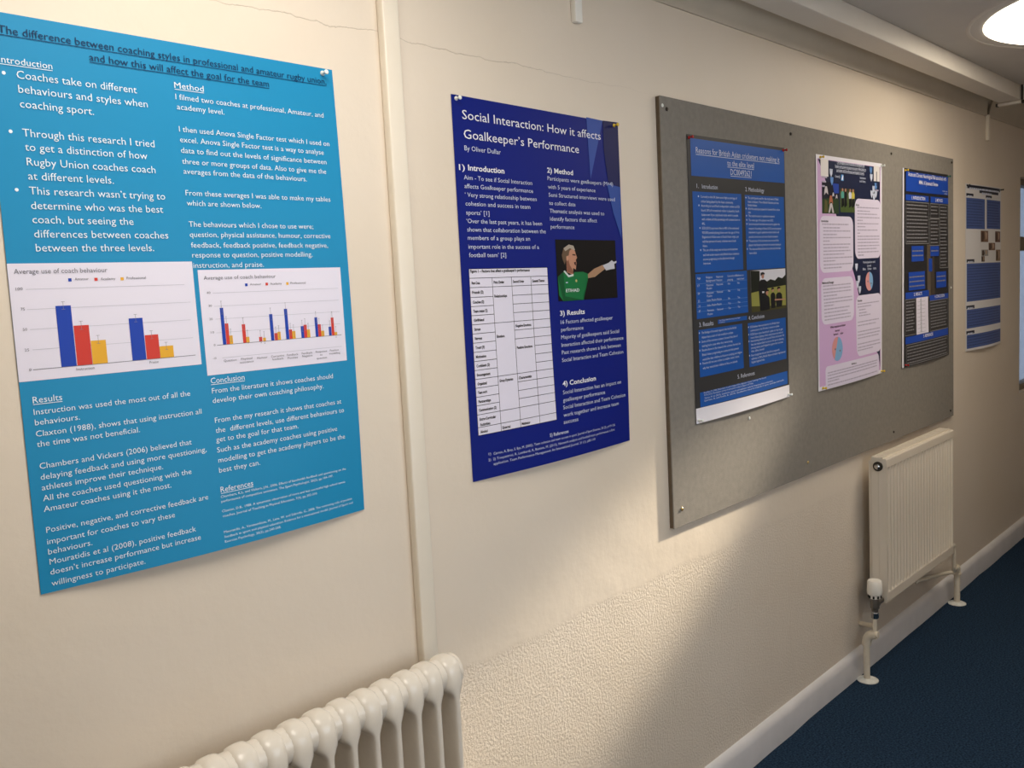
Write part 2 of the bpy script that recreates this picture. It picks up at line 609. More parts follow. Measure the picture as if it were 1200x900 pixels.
# ------------------------------------------------------------------ print layout, millimetres on each A1 sheet: [text, left, right, baseline]
QUADS = {
    'P1': [[0.4477, 2.0232], [1.0408, 2.0222], [1.0449, 1.1785], [0.4442, 1.1773]],
    'P2': [[1.3444, 2.0153], [1.9302, 2.0107], [1.9329, 1.1779], [1.3447, 1.176]],
    'P3': [[2.2365, 2.0097], [2.8277, 2.0179], [2.8288, 1.1896], [2.2398, 1.1791]],
    'P4': [[3.0641, 2.0156], [3.66, 2.022], [3.6401, 1.1885], [3.0545, 1.18]],
    'P5': [[3.88, 2.02], [4.4451, 2.0246], [4.4528, 1.1933], [3.8586, 1.1868]],
    'P6': [[4.7517, 2.0037], [5.3417, 2.0076], [5.3459, 1.1793], [4.7524, 1.1823]],
}
P = {
    'P1': {
        'title': [['The difference between coaching styles in professional and amateur rugby union,', 20.1, 577.7, 29.0], ['and how this will affect the goal for the team', 144.4, 454.3, 49.2]],
        'heads': [['Introduction', 16.8, 89.0, 70.1], ['Method', 277.1, 328.3, 72.8], ['Results', 15.4, 56.1, 556.2], ['Conclusion', 293.0, 355.8, 557.6], ['References', 291.0, 352.5, 743.7]],
        'intro': [['Coaches take on different', 38.5, 213.6, 89.5], ['behaviours and styles when', 38.9, 229.1, 109.5], ['coaching sport.', 38.9, 143.5, 130.1], ['Through this research I tried', 38.5, 234.4, 171.0], ['to get a distinction of how', 40.0, 220.9, 190.9], ['Rugby Union coaches coach', 40.3, 232.1, 211.9], ['at different levels.', 40.3, 163.7, 232.1], ['This research wasn’t trying to', 39.8, 244.2, 253.3], ['determine who was the best', 40.1, 238.8, 274.3], ['coach, but seeing the', 40.0, 188.7, 294.6], ['differences between coaches', 40.4, 243.3, 315.4], ['between the three levels.', 40.8, 217.8, 335.6]],
        'bullets': [[21.8, 84.1], [23.0, 165.3], [23.2, 247.5]],
        'method': [['I filmed two coaches at professional, Amateur, and', 277.3, 564.8, 90.8], ['academy level.', 278.3, 362.4, 106.6], ['I then used Anova Single Factor test which I used on', 278.4, 572.4, 142.1], ['excel. Anova Single Factor test is a way to analyse', 278.5, 558.2, 158.9], ['data to find out the levels of significance between', 278.6, 562.5, 176.1], ['three or more groups of data. Also to give me the', 278.8, 560.2, 193.8], ['averages from the data of the behaviours.', 279.7, 516.3, 209.8], ['From these averages I was able to make my tables', 279.7, 564.3, 244.8], ['which are shown below.', 280.3, 417.9, 261.3], ['The behaviours which I chose to use were;', 280.4, 521.6, 295.8], ['question, physical assistance, humour, corrective', 280.4, 557.7, 312.6], ['feedback, feedback positive, feedback negative,', 281.0, 550.5, 330.1], ['response to question, positive modelling,', 281.4, 514.9, 346.4], ['instruction, and praise.', 281.7, 412.7, 363.5]],
        'results': [['Instruction was used the most out of all the', 15.1, 254.8, 573.5], ['behaviours.', 15.3, 78.3, 588.9], ['Claxton (1988), shows that using instruction all', 15.0, 271.4, 605.8], ['the time was not beneficial.', 14.9, 166.2, 621.2], ['Chambers and Vickers (2006) believed that', 15.5, 248.9, 654.0], ['delaying feedback and using more questioning,', 15.3, 273.3, 670.4], ['athletes improve their technique.', 15.5, 197.0, 686.3], ['All the coaches used questioning with the', 15.6, 243.3, 702.5], ['Amateur coaches using it the most.', 15.1, 207.2, 718.6], ['Positive, negative, and corrective feedback are', 15.5, 267.6, 750.4], ['important for coaches to vary these', 15.2, 207.9, 768.0], ['behaviours.', 15.1, 77.3, 783.4], ['Mouratidis et al (2008), positive feedback', 15.6, 240.4, 798.8], ['doesn’t increase performance but increase', 15.2, 247.2, 814.4], ['willingness to participate.', 15.3, 152.9, 831.7]],
        'conclusion': [['From the literature it shows coaches should', 293.5, 539.2, 574.5], ['develop their own coaching philosophy.', 293.1, 516.5, 591.0], ['From the my research it shows that coaches at', 293.6, 554.2, 624.7], ['the  different levels, use different behaviours to', 293.1, 559.1, 642.0], ['get to the goal for that team.', 292.3, 454.7, 657.5], ['Such as the academy coaches using positive', 292.1, 540.1, 675.3], ['modelling to get the academy players to be the', 292.5, 557.2, 692.8], ['best they can.', 292.0, 369.9, 710.0]],
        'refs': [['Chambers, K.L. and Vickers, J.N., 2006. Effects of bandwidth feedback and questioning on the', 290.1, 553.8, 753.2], ['performance of competitive swimmers. The Sport Psychologist, 20(2), pp.184-197.', 290.2, 522.4, 761.2], ['Claxton, D.B., 1988. A systematic observation of more and less successful high school tennis', 289.6, 549.9, 778.0], ['coaches. Journal of Teaching in Physical Education, 7(4), pp.302-310.', 290.0, 483.8, 786.5], ['Mouratidis, A., Vansteenkiste, M., Lens, W. and Sideridis, G., 2008. The motivating role of positive', 289.1, 563.7, 814.0], ['feedback in sport and physical education: Evidence for a motivational model. Journal of Sport and', 289.0, 564.9, 822.2], ['Exercise Psychology, 30(2), pp.240-268.', 288.9, 398.8, 830.4]],
        'chart1': {'panel': [-1.0, 352.8, 280.3, 523.6], 'title': ['Average use of coach behaviour', 7.9, 140.7, 367.6], 'legend': [[[84.1, 378.0], ['Amateur', 91.1, 111.4, 378.9]], [[122.4, 378.2], ['Academy', 129.2, 151.8, 379.6]], [[162.3, 378.4], ['Professional', 169.1, 199.9, 379.4]]], 'grid': [[['100', 7.9, 17.4, 391.1], [21.7, 390.0], [263.5, 390.5]], [['75', 11.9, 17.6, 420.4], [20.1, 418.8], [271.0, 420.0]], [['50', 12.0, 17.8, 449.9], [21.9, 448.2], [268.1, 448.9]], [['25', 11.5, 17.7, 479.8], [22.5, 477.8], [269.5, 478.7]], [['0', 14.9, 17.9, 508.9], [20.4, 507.4], [271.1, 507.3]]], 'bars': [[[59.8, 416.0, 81.6, 506.6], 0, [71.7, 410.2], [71.1, 421.4]], [[82.7, 446.8, 104.8, 507.2], 1, [94.6, 440.6], [93.7, 453.0]], [[105.4, 471.2, 127.8, 507.2], 2, [117.1, 463.7], [116.2, 476.0]], [[166.2, 440.6, 188.2, 507.0], 0, [177.7, 434.7], [177.1, 446.6]], [[189.1, 468.6, 211.0, 507.3], 1, [200.5, 462.2], [199.5, 475.0]], [[211.3, 488.2, 234.0, 507.0], 2, [223.9, 482.3], [222.7, 494.2]]], 'labels': [['Instruction', 80.5, 107.0, 514.4], ['Praise', 192.6, 207.3, 514.4]]},
        'chart2': {'panel': [288.6, 367.0, 574.6, 543.8], 'title': ['Average use of coach behaviour', 297.8, 434.8, 383.4], 'legend': [[[375.5, 394.1], ['Amateur', 382.5, 404.4, 395.2]], [[415.5, 393.9], ['Academy', 422.2, 445.5, 395.4]], [[457.3, 394.3], ['Professional', 463.6, 495.5, 395.4]]], 'grid': [[['40', 300.7, 307.5, 407.1], [311.6, 405.7], [566.2, 406.5]], [['30', 301.8, 308.0, 428.9], [312.2, 427.6], [565.8, 429.3]], [['20', 301.1, 307.1, 451.2], [312.6, 449.8], [566.3, 450.5]], [['10', 301.3, 307.5, 473.7], [311.7, 472.3], [565.2, 474.3]], [['0', 304.8, 307.8, 495.3], [310.9, 494.0], [566.1, 494.5]], [['-10', 300.9, 307.1, 517.6], [318.2, 516.3], [564.9, 516.4]]], 'bars': [[[321.8, 431.5, 328.0, 494.4], 0, [326.1, 420.2], [323.9, 442.2]], [[328.5, 458.4, 334.8, 494.1], 1, [333.1, 446.9], [330.9, 469.1]], [[334.6, 479.4, 340.8, 494.0], 2, [339.1, 468.5], [337.0, 489.8]], [[359.9, 461.8, 366.2, 494.2], 1, [364.5, 450.7], [362.4, 472.3]], [[366.2, 484.0, 372.2, 493.9], 2, [370.5, 472.4], [368.2, 495.0]], [[391.0, 486.0, 397.1, 494.0], 1, [395.2, 474.8], [393.0, 496.7]], [[398.5, 488.0, 404.2, 494.0], 2, [402.6, 477.2], [400.6, 498.1]], [[414.8, 447.2, 421.2, 493.9], 0, [419.4, 436.3], [417.3, 457.4]], [[422.2, 481.4, 428.4, 494.2], 1, [426.4, 470.5], [424.3, 491.7]], [[428.6, 479.4, 434.7, 494.2], 2, [432.8, 468.5], [430.8, 489.7]], [[445.6, 439.4, 452.1, 494.0], 0, [450.2, 428.4], [448.2, 449.8]], [[452.6, 477.0, 458.8, 494.0], 1, [457.1, 466.0], [455.0, 487.4]], [[458.8, 480.2, 465.4, 493.7], 2, [463.4, 469.1], [461.3, 490.6]], [[477.6, 472.4, 483.8, 493.6], 0, [481.8, 461.7], [479.8, 482.4]], [[483.8, 470.3, 490.4, 493.8], 1, [488.6, 459.1], [486.5, 480.9]], [[490.0, 479.4, 496.8, 493.8], 2, [494.6, 468.3], [492.6, 490.1]], [[508.4, 458.2, 514.4, 494.0], 0, [512.5, 447.5], [510.5, 468.4]], [[514.6, 471.4, 521.0, 494.2], 1, [519.3, 460.6], [517.3, 481.6]], [[521.2, 483.8, 527.6, 494.0], 2, [525.5, 472.9], [523.6, 494.0]], [[538.0, 477.3, 543.8, 493.8], 0, [542.2, 466.4], [540.2, 487.6]], [[544.4, 460.6, 550.4, 494.0], 1, [548.9, 449.6], [547.0, 470.9]], [[550.4, 488.2, 556.4, 494.2], 2, [554.3, 477.8], [552.5, 498.1]]], 'labels': [['Question', 320.2, 344.0, 523.4], ['Physical', 352.5, 374.1, 523.3], ['assistance', 349.6, 376.4, 528.8], ['Humour', 383.6, 404.1, 524.2], ['Corrective', 411.5, 437.8, 524.1], ['feedback', 413.4, 436.4, 529.3], ['Feedback', 443.9, 467.5, 524.3], ['Positive', 445.0, 466.1, 529.8], ['Feedback', 475.2, 497.8, 524.0], ['Negative', 475.6, 497.7, 529.1], ['Response', 505.3, 530.2, 523.8], ['to', 514.3, 519.6, 529.8], ['question', 506.5, 529.1, 535.8], ['Positive', 536.9, 556.7, 523.9], ['modelling', 535.0, 559.6, 529.4]]},
        'pins': [[27.0, -16.6], [576.7, 9.5]],
    },
    'P2': {
        'title': [['Social Interaction: How it affects', 28.7, 519.0, 48.8], ['Goalkeeper’s Performance', 30.3, 427.5, 89.7]],
        'byline': [['By Oliver Dullar', 30.1, 144.1, 115.2]],
        'heads': [['1)', 10.0, 27.9, 157.9], ['Introduction', 37.7, 152.6, 157.1], ['2) Method', 302.0, 399.6, 145.1], ['3) Results', 321.5, 418.0, 488.3], ['4) Conclusion', 314.8, 448.9, 661.0]],
        'refhead': [['5) References', 254.4, 324.9, 777.9]],
        'intro': [['Aim - To see if Social Interaction', 23.3, 246.0, 177.6], ['affects Goalkeeper performance', 23.6, 247.4, 195.9], ['‘ Very strong relationship between', 23.4, 258.5, 214.5], ['cohesion and success in team', 23.7, 234.6, 233.4], ['sports’ [1]', 24.0, 96.4, 252.7], ['‘Over the last past years, it has been', 23.7, 273.3, 271.0], ['shown that collaboration between the', 24.6, 285.4, 289.4], ['members of a group plays an', 25.0, 227.8, 307.3], ['important role in the success of a', 25.3, 257.9, 326.5], ['football team’ [2]', 25.7, 143.3, 344.9]],
        'method': [['Participants were goalkeepers (M=4)', 302.0, 560.8, 162.9], ['with 5 years of experience', 302.6, 485.6, 182.8], ['Semi Structured interviews were used', 303.3, 566.1, 201.8], ['to collect data', 303.2, 402.8, 221.2], ['Thematic analysis was used to', 303.8, 518.1, 239.9], ['identify factors that affect', 303.8, 486.0, 258.6], ['performance', 304.5, 394.3, 277.4]],
        'results': [['16 Factors affected goalkeeper', 322.2, 533.3, 508.9], ['performance', 321.9, 408.5, 527.1], ['Majority of goalkeepers said Social', 320.7, 558.7, 545.9], ['Interaction affected their performance', 320.2, 576.7, 565.0], ['Past research shows a link between', 319.8, 563.9, 583.3], ['Social Interaction and Team Cohesion', 318.6, 574.4, 602.0]],
        'conclusion': [['Social Interaction has an impact on', 314.0, 559.2, 681.3], ['goalkeeper performance', 312.6, 484.9, 700.1], ['Social Interaction and Team Cohesion', 311.2, 577.1, 718.2], ['work together and increase team', 310.6, 544.4, 737.0], ['success', 309.1, 366.4, 754.2]],
        'refs': [['1)', 49.7, 56.7, 788.7], ['Carron, A, Bray, S. Eys, M. (2002). Team cohesion and team success in sport. Journal of Sport Sciences, 20 (2), p119-126', 64.7, 523.2, 790.0], ['2)', 47.7, 55.5, 802.1], ['2) Trequattrini, R, Lombardi, R, Battista, M. (2015). Network analysis and football team performance: a first', 62.3, 520.8, 802.2], ['application. Team Performance Management: An International Journal. 21 (1), p85-110', 62.7, 431.2, 813.3]],
        'table': {'panel': [22.9, 370.5, 284.3, 740.0], 'cap': ['Figure 1 – Factors that affect a goalkeeper’s performance', 26.0, 220.9, 378.5], 'cols': [96.1, 162.6, 229.4, 91.3, 151.9, 217.0], 'rowsL': [390.8, 411.3, 432.8, 452.9, 472.7, 492.9, 513.1, 533.4, 553.8, 574.1, 594.1, 614.1, 633.6, 653.8, 672.9, 693.5, 722.0]},
        'photo': [318.8, 303.4, 559.8, 453.4],
        'person': {'hair': [[340.6, 341.2], [348.4, 324.6], [368.8, 315.2], [386.7, 318.2], [392.4, 328.7], [381.1, 325.6], [370.8, 330.8], [367.3, 341.3], [357.9, 347.5], [350.0, 364.1], [342.9, 351.6]], 'face': [[368.1, 330.8], [381.1, 325.6], [390.2, 327.7], [394.9, 339.2], [399.2, 347.7], [393.8, 353.0], [395.5, 360.4], [391.8, 377.3], [382.1, 372.9], [379.7, 389.7], [356.6, 383.0], [356.5, 364.2], [356.3, 347.5]], 'mouth': [[385.6, 359.2], [393.4, 357.8], [392.6, 367.7], [387.8, 364.5]], 'shirt': [[321.7, 393.8], [343.6, 381.8], [359.1, 391.4], [378.9, 391.8], [386.3, 383.5], [420.0, 383.0], [440.1, 388.7], [439.3, 399.4], [418.4, 402.2], [412.0, 418.1], [417.6, 453.6], [337.5, 453.6], [322.6, 438.4]], 'collar': [[343.7, 380.7], [348.8, 378.7], [364.1, 390.5], [381.9, 387.7], [381.5, 392.9], [362.1, 395.7]], 'arm': [[438.3, 389.7], [465.5, 376.2], [501.7, 366.8], [511.7, 376.8], [478.4, 391.6], [467.4, 396.8], [439.3, 399.4]], 'glove': [[501.6, 367.9], [527.3, 361.5], [540.6, 355.0], [549.4, 359.5], [560.7, 356.9], [560.3, 361.8], [550.9, 364.4], [551.8, 377.3], [537.0, 378.2], [514.9, 381.2]], 'sponsor': ['ETIHAD', 349.3, 401.1, 431.8], 'badge': [391.2, 404.8], 'mark': [354.4, 408.5]},
        'deco': [[[464.4, -2.4], [531.5, -0.9], [469.5, 149.8]], [[531.5, -1.4], [596.6, -3.3], [593.3, 164.1], [542.5, 156.7], [530.0, 75.5]], [[535.6, 158.6], [593.3, 164.1], [587.7, 298.4], [556.7, 231.7]]],
        'pins': [[19.1, 8.0], [584.5, 6.1]],
    },
    'P3': {
        'panels': [[16.4, 10.1, 589.8, 116.6], [19.0, 161.2, 299.0, 395.7], [321.2, 162.9, 582.8, 398.2], [20.8, 400.1, 320.6, 532.0], [136.2, 542.1, 311.8, 555.2], [26.9, 565.0, 279.5, 705.4], [315.7, 566.7, 577.0, 707.7], [23.8, 750.6, 581.8, 794.6]],
        'white': [[-0.1, 795.5], [596.2, 799.8], [600.4, 837.8], [1.4, 841.6]],
        'photo': [344.4, 401.2, 582.2, 534.8],
        'title': [['Reasons for British Asian cricketers not making it', 43.4, 555.6, 50.9], ['to the elite level', 219.0, 383.2, 78.2], ['DC00492621', 236.7, 366.3, 104.6]],
        'heads': [['1.', 41.8, 53.1, 150.9], ['Introduction', 70.7, 158.4, 151.4], ['2. Methodology', 325.1, 446.0, 151.7], ['3. Results', 31.2, 109.1, 555.8], ['4. Conclusion', 320.7, 423.7, 556.9], ['5. References', 237.4, 344.9, 735.0]],
        'intro': [['Currently in the UK there are a high percentage of', 61.3, 271.7, 178.3], ['cricket being played by the Asian community.', 62.9, 247.4, 191.9], ['According to Lord Patel’s independent review to ECB', 62.7, 284.9, 204.4], ['board, 30% of recreational cricket is played by South', 63.0, 282.2, 217.8], ['Asians even if you only break inside which is people', 63.3, 275.1, 230.9], ['with a talent and this percentage will increase down to', 63.7, 285.9, 243.9], ['4%.', 63.5, 81.9, 257.0], ['ECB (2013) says more than in 40% of the estimated', 64.4, 277.9, 270.0], ['900,000 people playing these over the age of 14 in', 63.6, 278.5, 283.1], ['England and Wales were of South Asian origin, yet', 63.4, 275.1, 295.9], ['only four percent of county cricketers were South', 63.8, 257.7, 308.8], ['Asians.', 64.1, 91.3, 322.0], ['The aim of this study was to focus on the barriers', 64.5, 266.4, 334.3], ['and look at the reasons why British Asian cricketers', 64.8, 274.5, 348.5], ['are not progressing to the elite level through', 64.6, 244.9, 361.2], ['interviews.', 65.0, 107.4, 373.5]],
        'method': [['The participants used for the study were 3 Black', 338.8, 543.8, 174.9], ['Asian cricketers. Three British Pakistanis and one', 338.2, 543.9, 186.9], ['British Indians.', 338.9, 398.4, 197.9], ['All of the participants played for Sandwell Park cricket', 338.2, 551.3, 209.1], ['club.', 338.9, 355.4, 220.3], ['The study focused on qualitative research.', 340.1, 515.4, 231.2], ['The mean age of the players were 20.2.', 340.7, 504.4, 244.5], ['Semi structured interviews were used to gather the', 340.6, 547.7, 256.9], ['research. According to Patton (2015) semi-structured', 339.9, 556.9, 270.9], ['interviews is a good qualitative method which will', 339.8, 540.8, 282.9], ['provide one-to-one and more detailed answers.', 339.6, 535.2, 297.0], ['The purpose of the interviews were to see if the', 338.9, 538.1, 309.9], ['players had faced any barriers to county playing as', 338.1, 554.4, 323.0], ['The data was filtered down into main and sub-main', 339.3, 551.0, 335.7], ['theme tables.', 338.5, 388.1, 348.3]],
        'tab': [['Age', 28.6, 47.2, 415.4], ['Religious', 77.1, 112.4, 414.8], ['Background', 77.2, 128.5, 425.1], ['National', 134.8, 172.6, 415.5], ['Nation', 134.8, 167.6, 425.6], ['Currently still', 199.5, 252.3, 415.5], ['playing', 199.5, 232.0, 426.8], ['Believe to', 253.8, 297.4, 415.6], ['make level', 256.1, 300.5, 426.4], ['17', 29.2, 39.2, 437.9], ['Pakistani', 77.7, 115.7, 438.4], ['Muslim', 77.8, 108.1, 448.0], ['National', 134.7, 171.1, 438.2], ['No', 200.9, 214.9, 438.9], ['No', 258.3, 272.0, 439.2], ['20', 29.1, 39.1, 460.6], ['Pakistani', 78.3, 116.3, 461.3], ['Muslim', 78.4, 106.7, 470.8], ['National', 135.3, 169.6, 461.2], ['No', 200.1, 213.4, 460.9], ['Yes', 256.8, 272.1, 460.9], ['22', 29.1, 39.1, 482.8], ['Indian Muslim Muslim', 78.3, 160.9, 483.2], ['No', 199.3, 211.8, 483.9], ['Yes', 256.7, 271.2, 484.0], ['23', 30.1, 40.1, 498.0], ['Indian Muslim Muslim', 78.7, 159.9, 498.2], ['Yes', 199.0, 213.7, 499.0], ['Yes', 256.4, 270.9, 499.0], ['27', 30.5, 39.9, 512.6], ['Pakistani', 78.4, 115.0, 513.5], ['Muslim', 78.3, 106.6, 524.5], ['National', 133.9, 167.4, 513.7], ['Yes', 198.6, 213.4, 513.8], ['Yes', 256.1, 269.9, 513.6]],
        'caption': [['Table 1: Background details of the participants who took part in', 142.3, 268.9, 546.9], ['the interview', 142.6, 175.5, 552.5]],
        'results': [['The findings of the study supports that the fact British', 41.9, 242.3, 577.3], ['Asians have a lack of role models in cricket.', 42.4, 221.7, 591.0], ['Some of the common answers showed that lack of', 41.6, 247.0, 603.8], ['training had a cause when they were young.', 42.1, 216.0, 616.6], ['Results shown in the research the common barriers for', 41.3, 264.8, 629.2], ['British Asians progressing to county are that parents', 41.8, 251.4, 643.0], ['would like their children to focus on studying and religion', 42.3, 270.1, 657.0], ['Parents did not see cricket as a stable career, hence', 42.1, 251.6, 668.5], ['why they wanted their children to focus on schools.', 42.6, 241.2, 682.8]],
        'conclusion': [['ECB believe there are barriers for British Asian', 329.9, 529.3, 583.2], ['communities in the UK when it comes to cricket.', 330.3, 528.7, 594.7], ['ECB have now launched a plan to try to get', 329.5, 553.1, 607.0], ['more Asians playing cricket and present any national', 329.5, 552.6, 617.9], ['Interviewing Asians put up and faces and power for', 329.1, 563.7, 628.5], ['that also helped their success in the sport, allowing', 329.2, 556.7, 639.9], ['strong values and helped to grow into success', 329.1, 551.9, 650.7], ['the elite level.', 329.5, 417.8, 661.5], ['Even though barriers are faced for young south', 329.5, 523.9, 674.3], ['athletes, in 2016, British Asian cricketers represented', 329.0, 567.2, 685.5], ['England against India.', 328.9, 417.5, 696.2]],
        'refs': [['Bourdieu, P. (1984). Distinction: A social critique of the judgement of taste. Cambridge, MA: Harvard.', 43.3, 421.9, 755.6], ['ECB (2013). Participation survey of recreational cricket in England and Wales.', 45.0, 333.8, 763.1], ['Patton, M. Q. (2015). Qualitative research and evaluation methods: Integrating theory and practice.', 46.7, 469.8, 772.4], ['Sparkes, A. and Smith, B. (2014). Qualitative research methods in sport, exercise and health.', 44.0, 553.2, 779.9]],
        'pins': [[13.7, 4.8], [591.6, 7.9], [12.4, 839.1], [603.4, 842.6]],
    },
    'P4': {
        'pink': [[-84.3, 383.7], [-83.1, 383.8], [-83.2, 384.3], [-84.3, 384.3]],
        'navy': [[18.3, 7.3], [585.4, 4.7], [586.2, 825.3], [550.1, 759.7], [361.1, 640.8], [359.1, 514.6], [322.8, 440.4], [159.9, 206.9], [82.4, 105.7], [67.5, 76.8]],
        'cards': [[35.3, 14.0, 98.5, 74.2], [509.2, 12.4, 568.4, 72.1]],
        'photos': [[44.0, 93.2, 185.6, 205.5], [197.6, 111.0, 327.7, 198.6]],
        'boxes': [[23.0, 214.2, 310.6, 417.4], [327.5, 144.7, 579.3, 373.2], [29.2, 436.8, 309.7, 604.2], [328.0, 514.0, 583.4, 748.5], [54.6, 757.2, 556.6, 839.0]],
        'box1b': [29.4, 420.2],
        'title': [['The investigation into the barriers and motivations that', 170.0, 419.6, 22.4], ['female youth grassroots players encounter while playing to', 154.9, 432.5, 37.0], ['participate and the influences participation in sport.', 167.5, 415.8, 51.5]],
        'small': [['Contact @', 154.2, 195.2, 73.6], ['Introduction', 376.2, 430.1, 69.4], ['and Aims.', 372.6, 430.0, 82.0]],
        'icon': [205.1, 61.0, 228.3, 83.8],
        'pies': [[[461.7, 463.2], 426.3, 500.1], [[155.2, 700.8], 655.9, 745.8]],
        'pietext': [['Participation and', 403.1, 518.9, 391.9], ['Level', 440.4, 478.5, 405.8], ['Elite    Other    N/A', 398.4, 530.3, 418.4], ['What impacts on chosen', 97.8, 227.9, 620.8], ['barrier', 139.0, 177.9, 636.5], ['barriers     other', 124.4, 209.0, 649.3]],
        'hearts': [[121.2, 58.1], [127.0, 87.7], [481.7, 31.5], [485.3, 59.2], [530.2, 91.2], [507.5, 103.9], [488.7, 122.2], [530.1, 120.9], [511.1, 133.3], [338.7, 404.0], [361.1, 450.5], [346.1, 470.3], [367.1, 491.6]],
        'boxheads': [['Introduction', 35.7, 93.1, 236.1], ['Aims', 336.2, 366.6, 172.1], ['Methods/Design', 37.0, 132.9, 457.1], ['Results', 345.2, 387.6, 537.8], ['References', 274.3, 320.8, 773.6]],
        'l1': [['', 41.6, 269.1, 245.8], ['', 50.6, 191.5, 258.4], ['', 50.3, 283.7, 269.9], ['', 50.0, 164.6, 282.6], ['', 49.7, 288.7, 294.1], ['', 49.4, 102.8, 306.1], ['', 49.1, 282.6, 318.5], ['', 50.6, 267.2, 330.4], ['', 50.3, 284.2, 342.2], ['', 50.0, 227.1, 354.2], ['', 49.6, 302.3, 366.9], ['', 49.3, 151.0, 377.8], ['', 51.5, 300.2, 391.1], ['', 51.1, 205.6, 403.0]],
        'l2': [['', 348.0, 560.5, 179.9], ['', 350.0, 469.6, 193.4], ['', 349.8, 541.2, 204.5], ['', 349.6, 568.2, 217.7], ['', 349.4, 399.5, 229.1], ['', 349.2, 558.8, 241.3], ['', 350.5, 424.7, 253.0], ['', 350.2, 548.7, 265.8], ['', 350.0, 373.6, 277.8], ['', 350.5, 566.5, 289.8], ['', 350.3, 564.1, 301.2], ['', 351.5, 556.3, 313.8], ['', 351.2, 564.0, 325.9], ['', 352.4, 536.8, 337.8], ['', 352.1, 560.0, 350.2], ['', 354.0, 408.4, 361.9]],
        'l3': [['', 44.2, 282.6, 466.9], ['', 43.8, 282.1, 479.2], ['', 45.9, 285.9, 491.1], ['', 48.1, 159.8, 503.4], ['', 47.7, 294.7, 515.8], ['', 51.1, 294.2, 528.2], ['', 50.7, 132.6, 539.0], ['', 50.3, 272.3, 551.9], ['', 52.4, 251.0, 564.8], ['', 52.0, 278.1, 577.5], ['', 52.9, 277.5, 589.9]],
        'l4': [['', 344.7, 562.4, 549.3], ['', 344.3, 478.0, 560.6], ['', 356.9, 420.8, 572.3], ['', 356.4, 434.1, 584.5], ['', 355.9, 469.3, 594.9], ['', 343.1, 557.0, 618.8], ['', 342.6, 524.1, 632.0], ['', 341.2, 568.2, 656.2], ['', 340.6, 571.5, 669.0], ['', 339.9, 556.3, 680.9], ['', 338.5, 564.5, 703.7], ['', 337.8, 571.1, 716.9], ['', 337.1, 493.9, 727.7]],
        'l5': [['', 71.9, 538.7, 784.3], ['', 71.5, 533.4, 794.4], ['', 71.1, 533.0, 806.2], ['', 70.6, 162.0, 816.1], ['', 70.1, 537.6, 828.4]],
        'pins': [[38.4, 5.3], [613.3, 2.2], [31.2, 837.5], [614.7, 842.4]],
    },
    'P5': {
        'blue': [[39.2, 11.9, 588.6, 94.6], [36.2, 107.9, 322.2, 133.1], [346.4, 107.8, 590.2, 134.6], [105.6, 325.8, 254.4, 392.0], [342.6, 327.9, 456.6, 372.8], [320.2, 382.5, 363.8, 440.8], [71.6, 437.1, 268.0, 515.2], [416.1, 445.6, 556.2, 518.4], [34.7, 522.9, 317.4, 550.8], [326.2, 548.2, 583.5, 571.8], [34.2, 712.9, 578.4, 743.4]],
        'grey': [[39.4, 138.2, 325.6, 315.5], [344.4, 138.8, 462.7, 202.9], [338.5, 205.8, 466.2, 324.8], [469.6, 139.3, 587.7, 428.1], [32.5, 553.4, 153.6, 706.9], [325.8, 573.8, 580.2, 710.1], [43.0, 748.0, 577.0, 835.6]],
        'white': [[158.6, 551.2, 304.6, 711.6]],
        'title': [['Acute and Chronic Neurological Risk associated with', 63.9, 560.9, 30.2], ['MMA: A Systematic Review', 198.1, 447.6, 59.5]],
        'heads': [['1. INTRODUCTION', 107.3, 275.0, 126.9], ['2. METHODS', 411.4, 509.3, 128.0], ['3. RESULTS', 131.5, 228.2, 540.6], ['4. CONCLUSION', 393.1, 527.6, 562.8], ['5. REFERENCES', 237.6, 358.9, 730.2]],
        'small': [['Student name', 509.9, 577.1, 80.8], ['number', 534.8, 577.0, 91.5]],
        'pins': [[28.4, 5.2], [621.2, 3.3], [33.6, 841.9], [628.4, 526.7]],
    },
    'P6': {
        'navy': [[22.1, 4.4, 571.6, 22.4], [204.7, 25.0, 539.4, 40.0], [9.6, 47.8, 113.4, 61.4], [309.4, 48.0, 415.2, 60.6], [14.1, 376.8, 124.8, 392.3], [8.9, 610.1, 119.9, 626.8], [8.4, 739.1, 113.8, 754.7]],
        'blue': [[9.6, 69.2, 293.8, 223.4], [326.2, 69.2, 579.4, 220.0], [15.2, 397.5, 584.4, 590.2], [14.4, 630.4, 585.6, 726.4], [13.6, 759.3, 586.2, 829.2]],
        'pics': [[227.8, 231.2, 350.7, 289.5], [479.4, 231.9, 578.2, 289.4], [357.8, 293.6, 477.1, 332.5], [237.2, 329.2, 349.5, 361.8], [234.8, 363.0, 288.6, 391.2], [492.6, 329.8, 581.4, 390.0]],
        'pins': [[17.4, 2.1], [586.7, -0.1]],
    },
}


# ------------------------------------------------------------------ posters
def bulge(n, u, v):
    u = min(max(u, 0.0), 1.0)
    v = min(max(v, 0.0), 1.0)
    s = math.sin(math.pi * u)
    if n == 'P1':
        return .002 + .016 * s * v ** 3 + .006 * math.sin(math.pi * v) * u * u
    if n == 'P2':
        return .002 + .013 * s * v ** 3 + .004 * math.sin(math.pi * v) * u * u
    if n == 'P6':
        return .002 + .012 * s * v ** 3 + .004 * s
    return .0185 + .008 * s * v ** 3


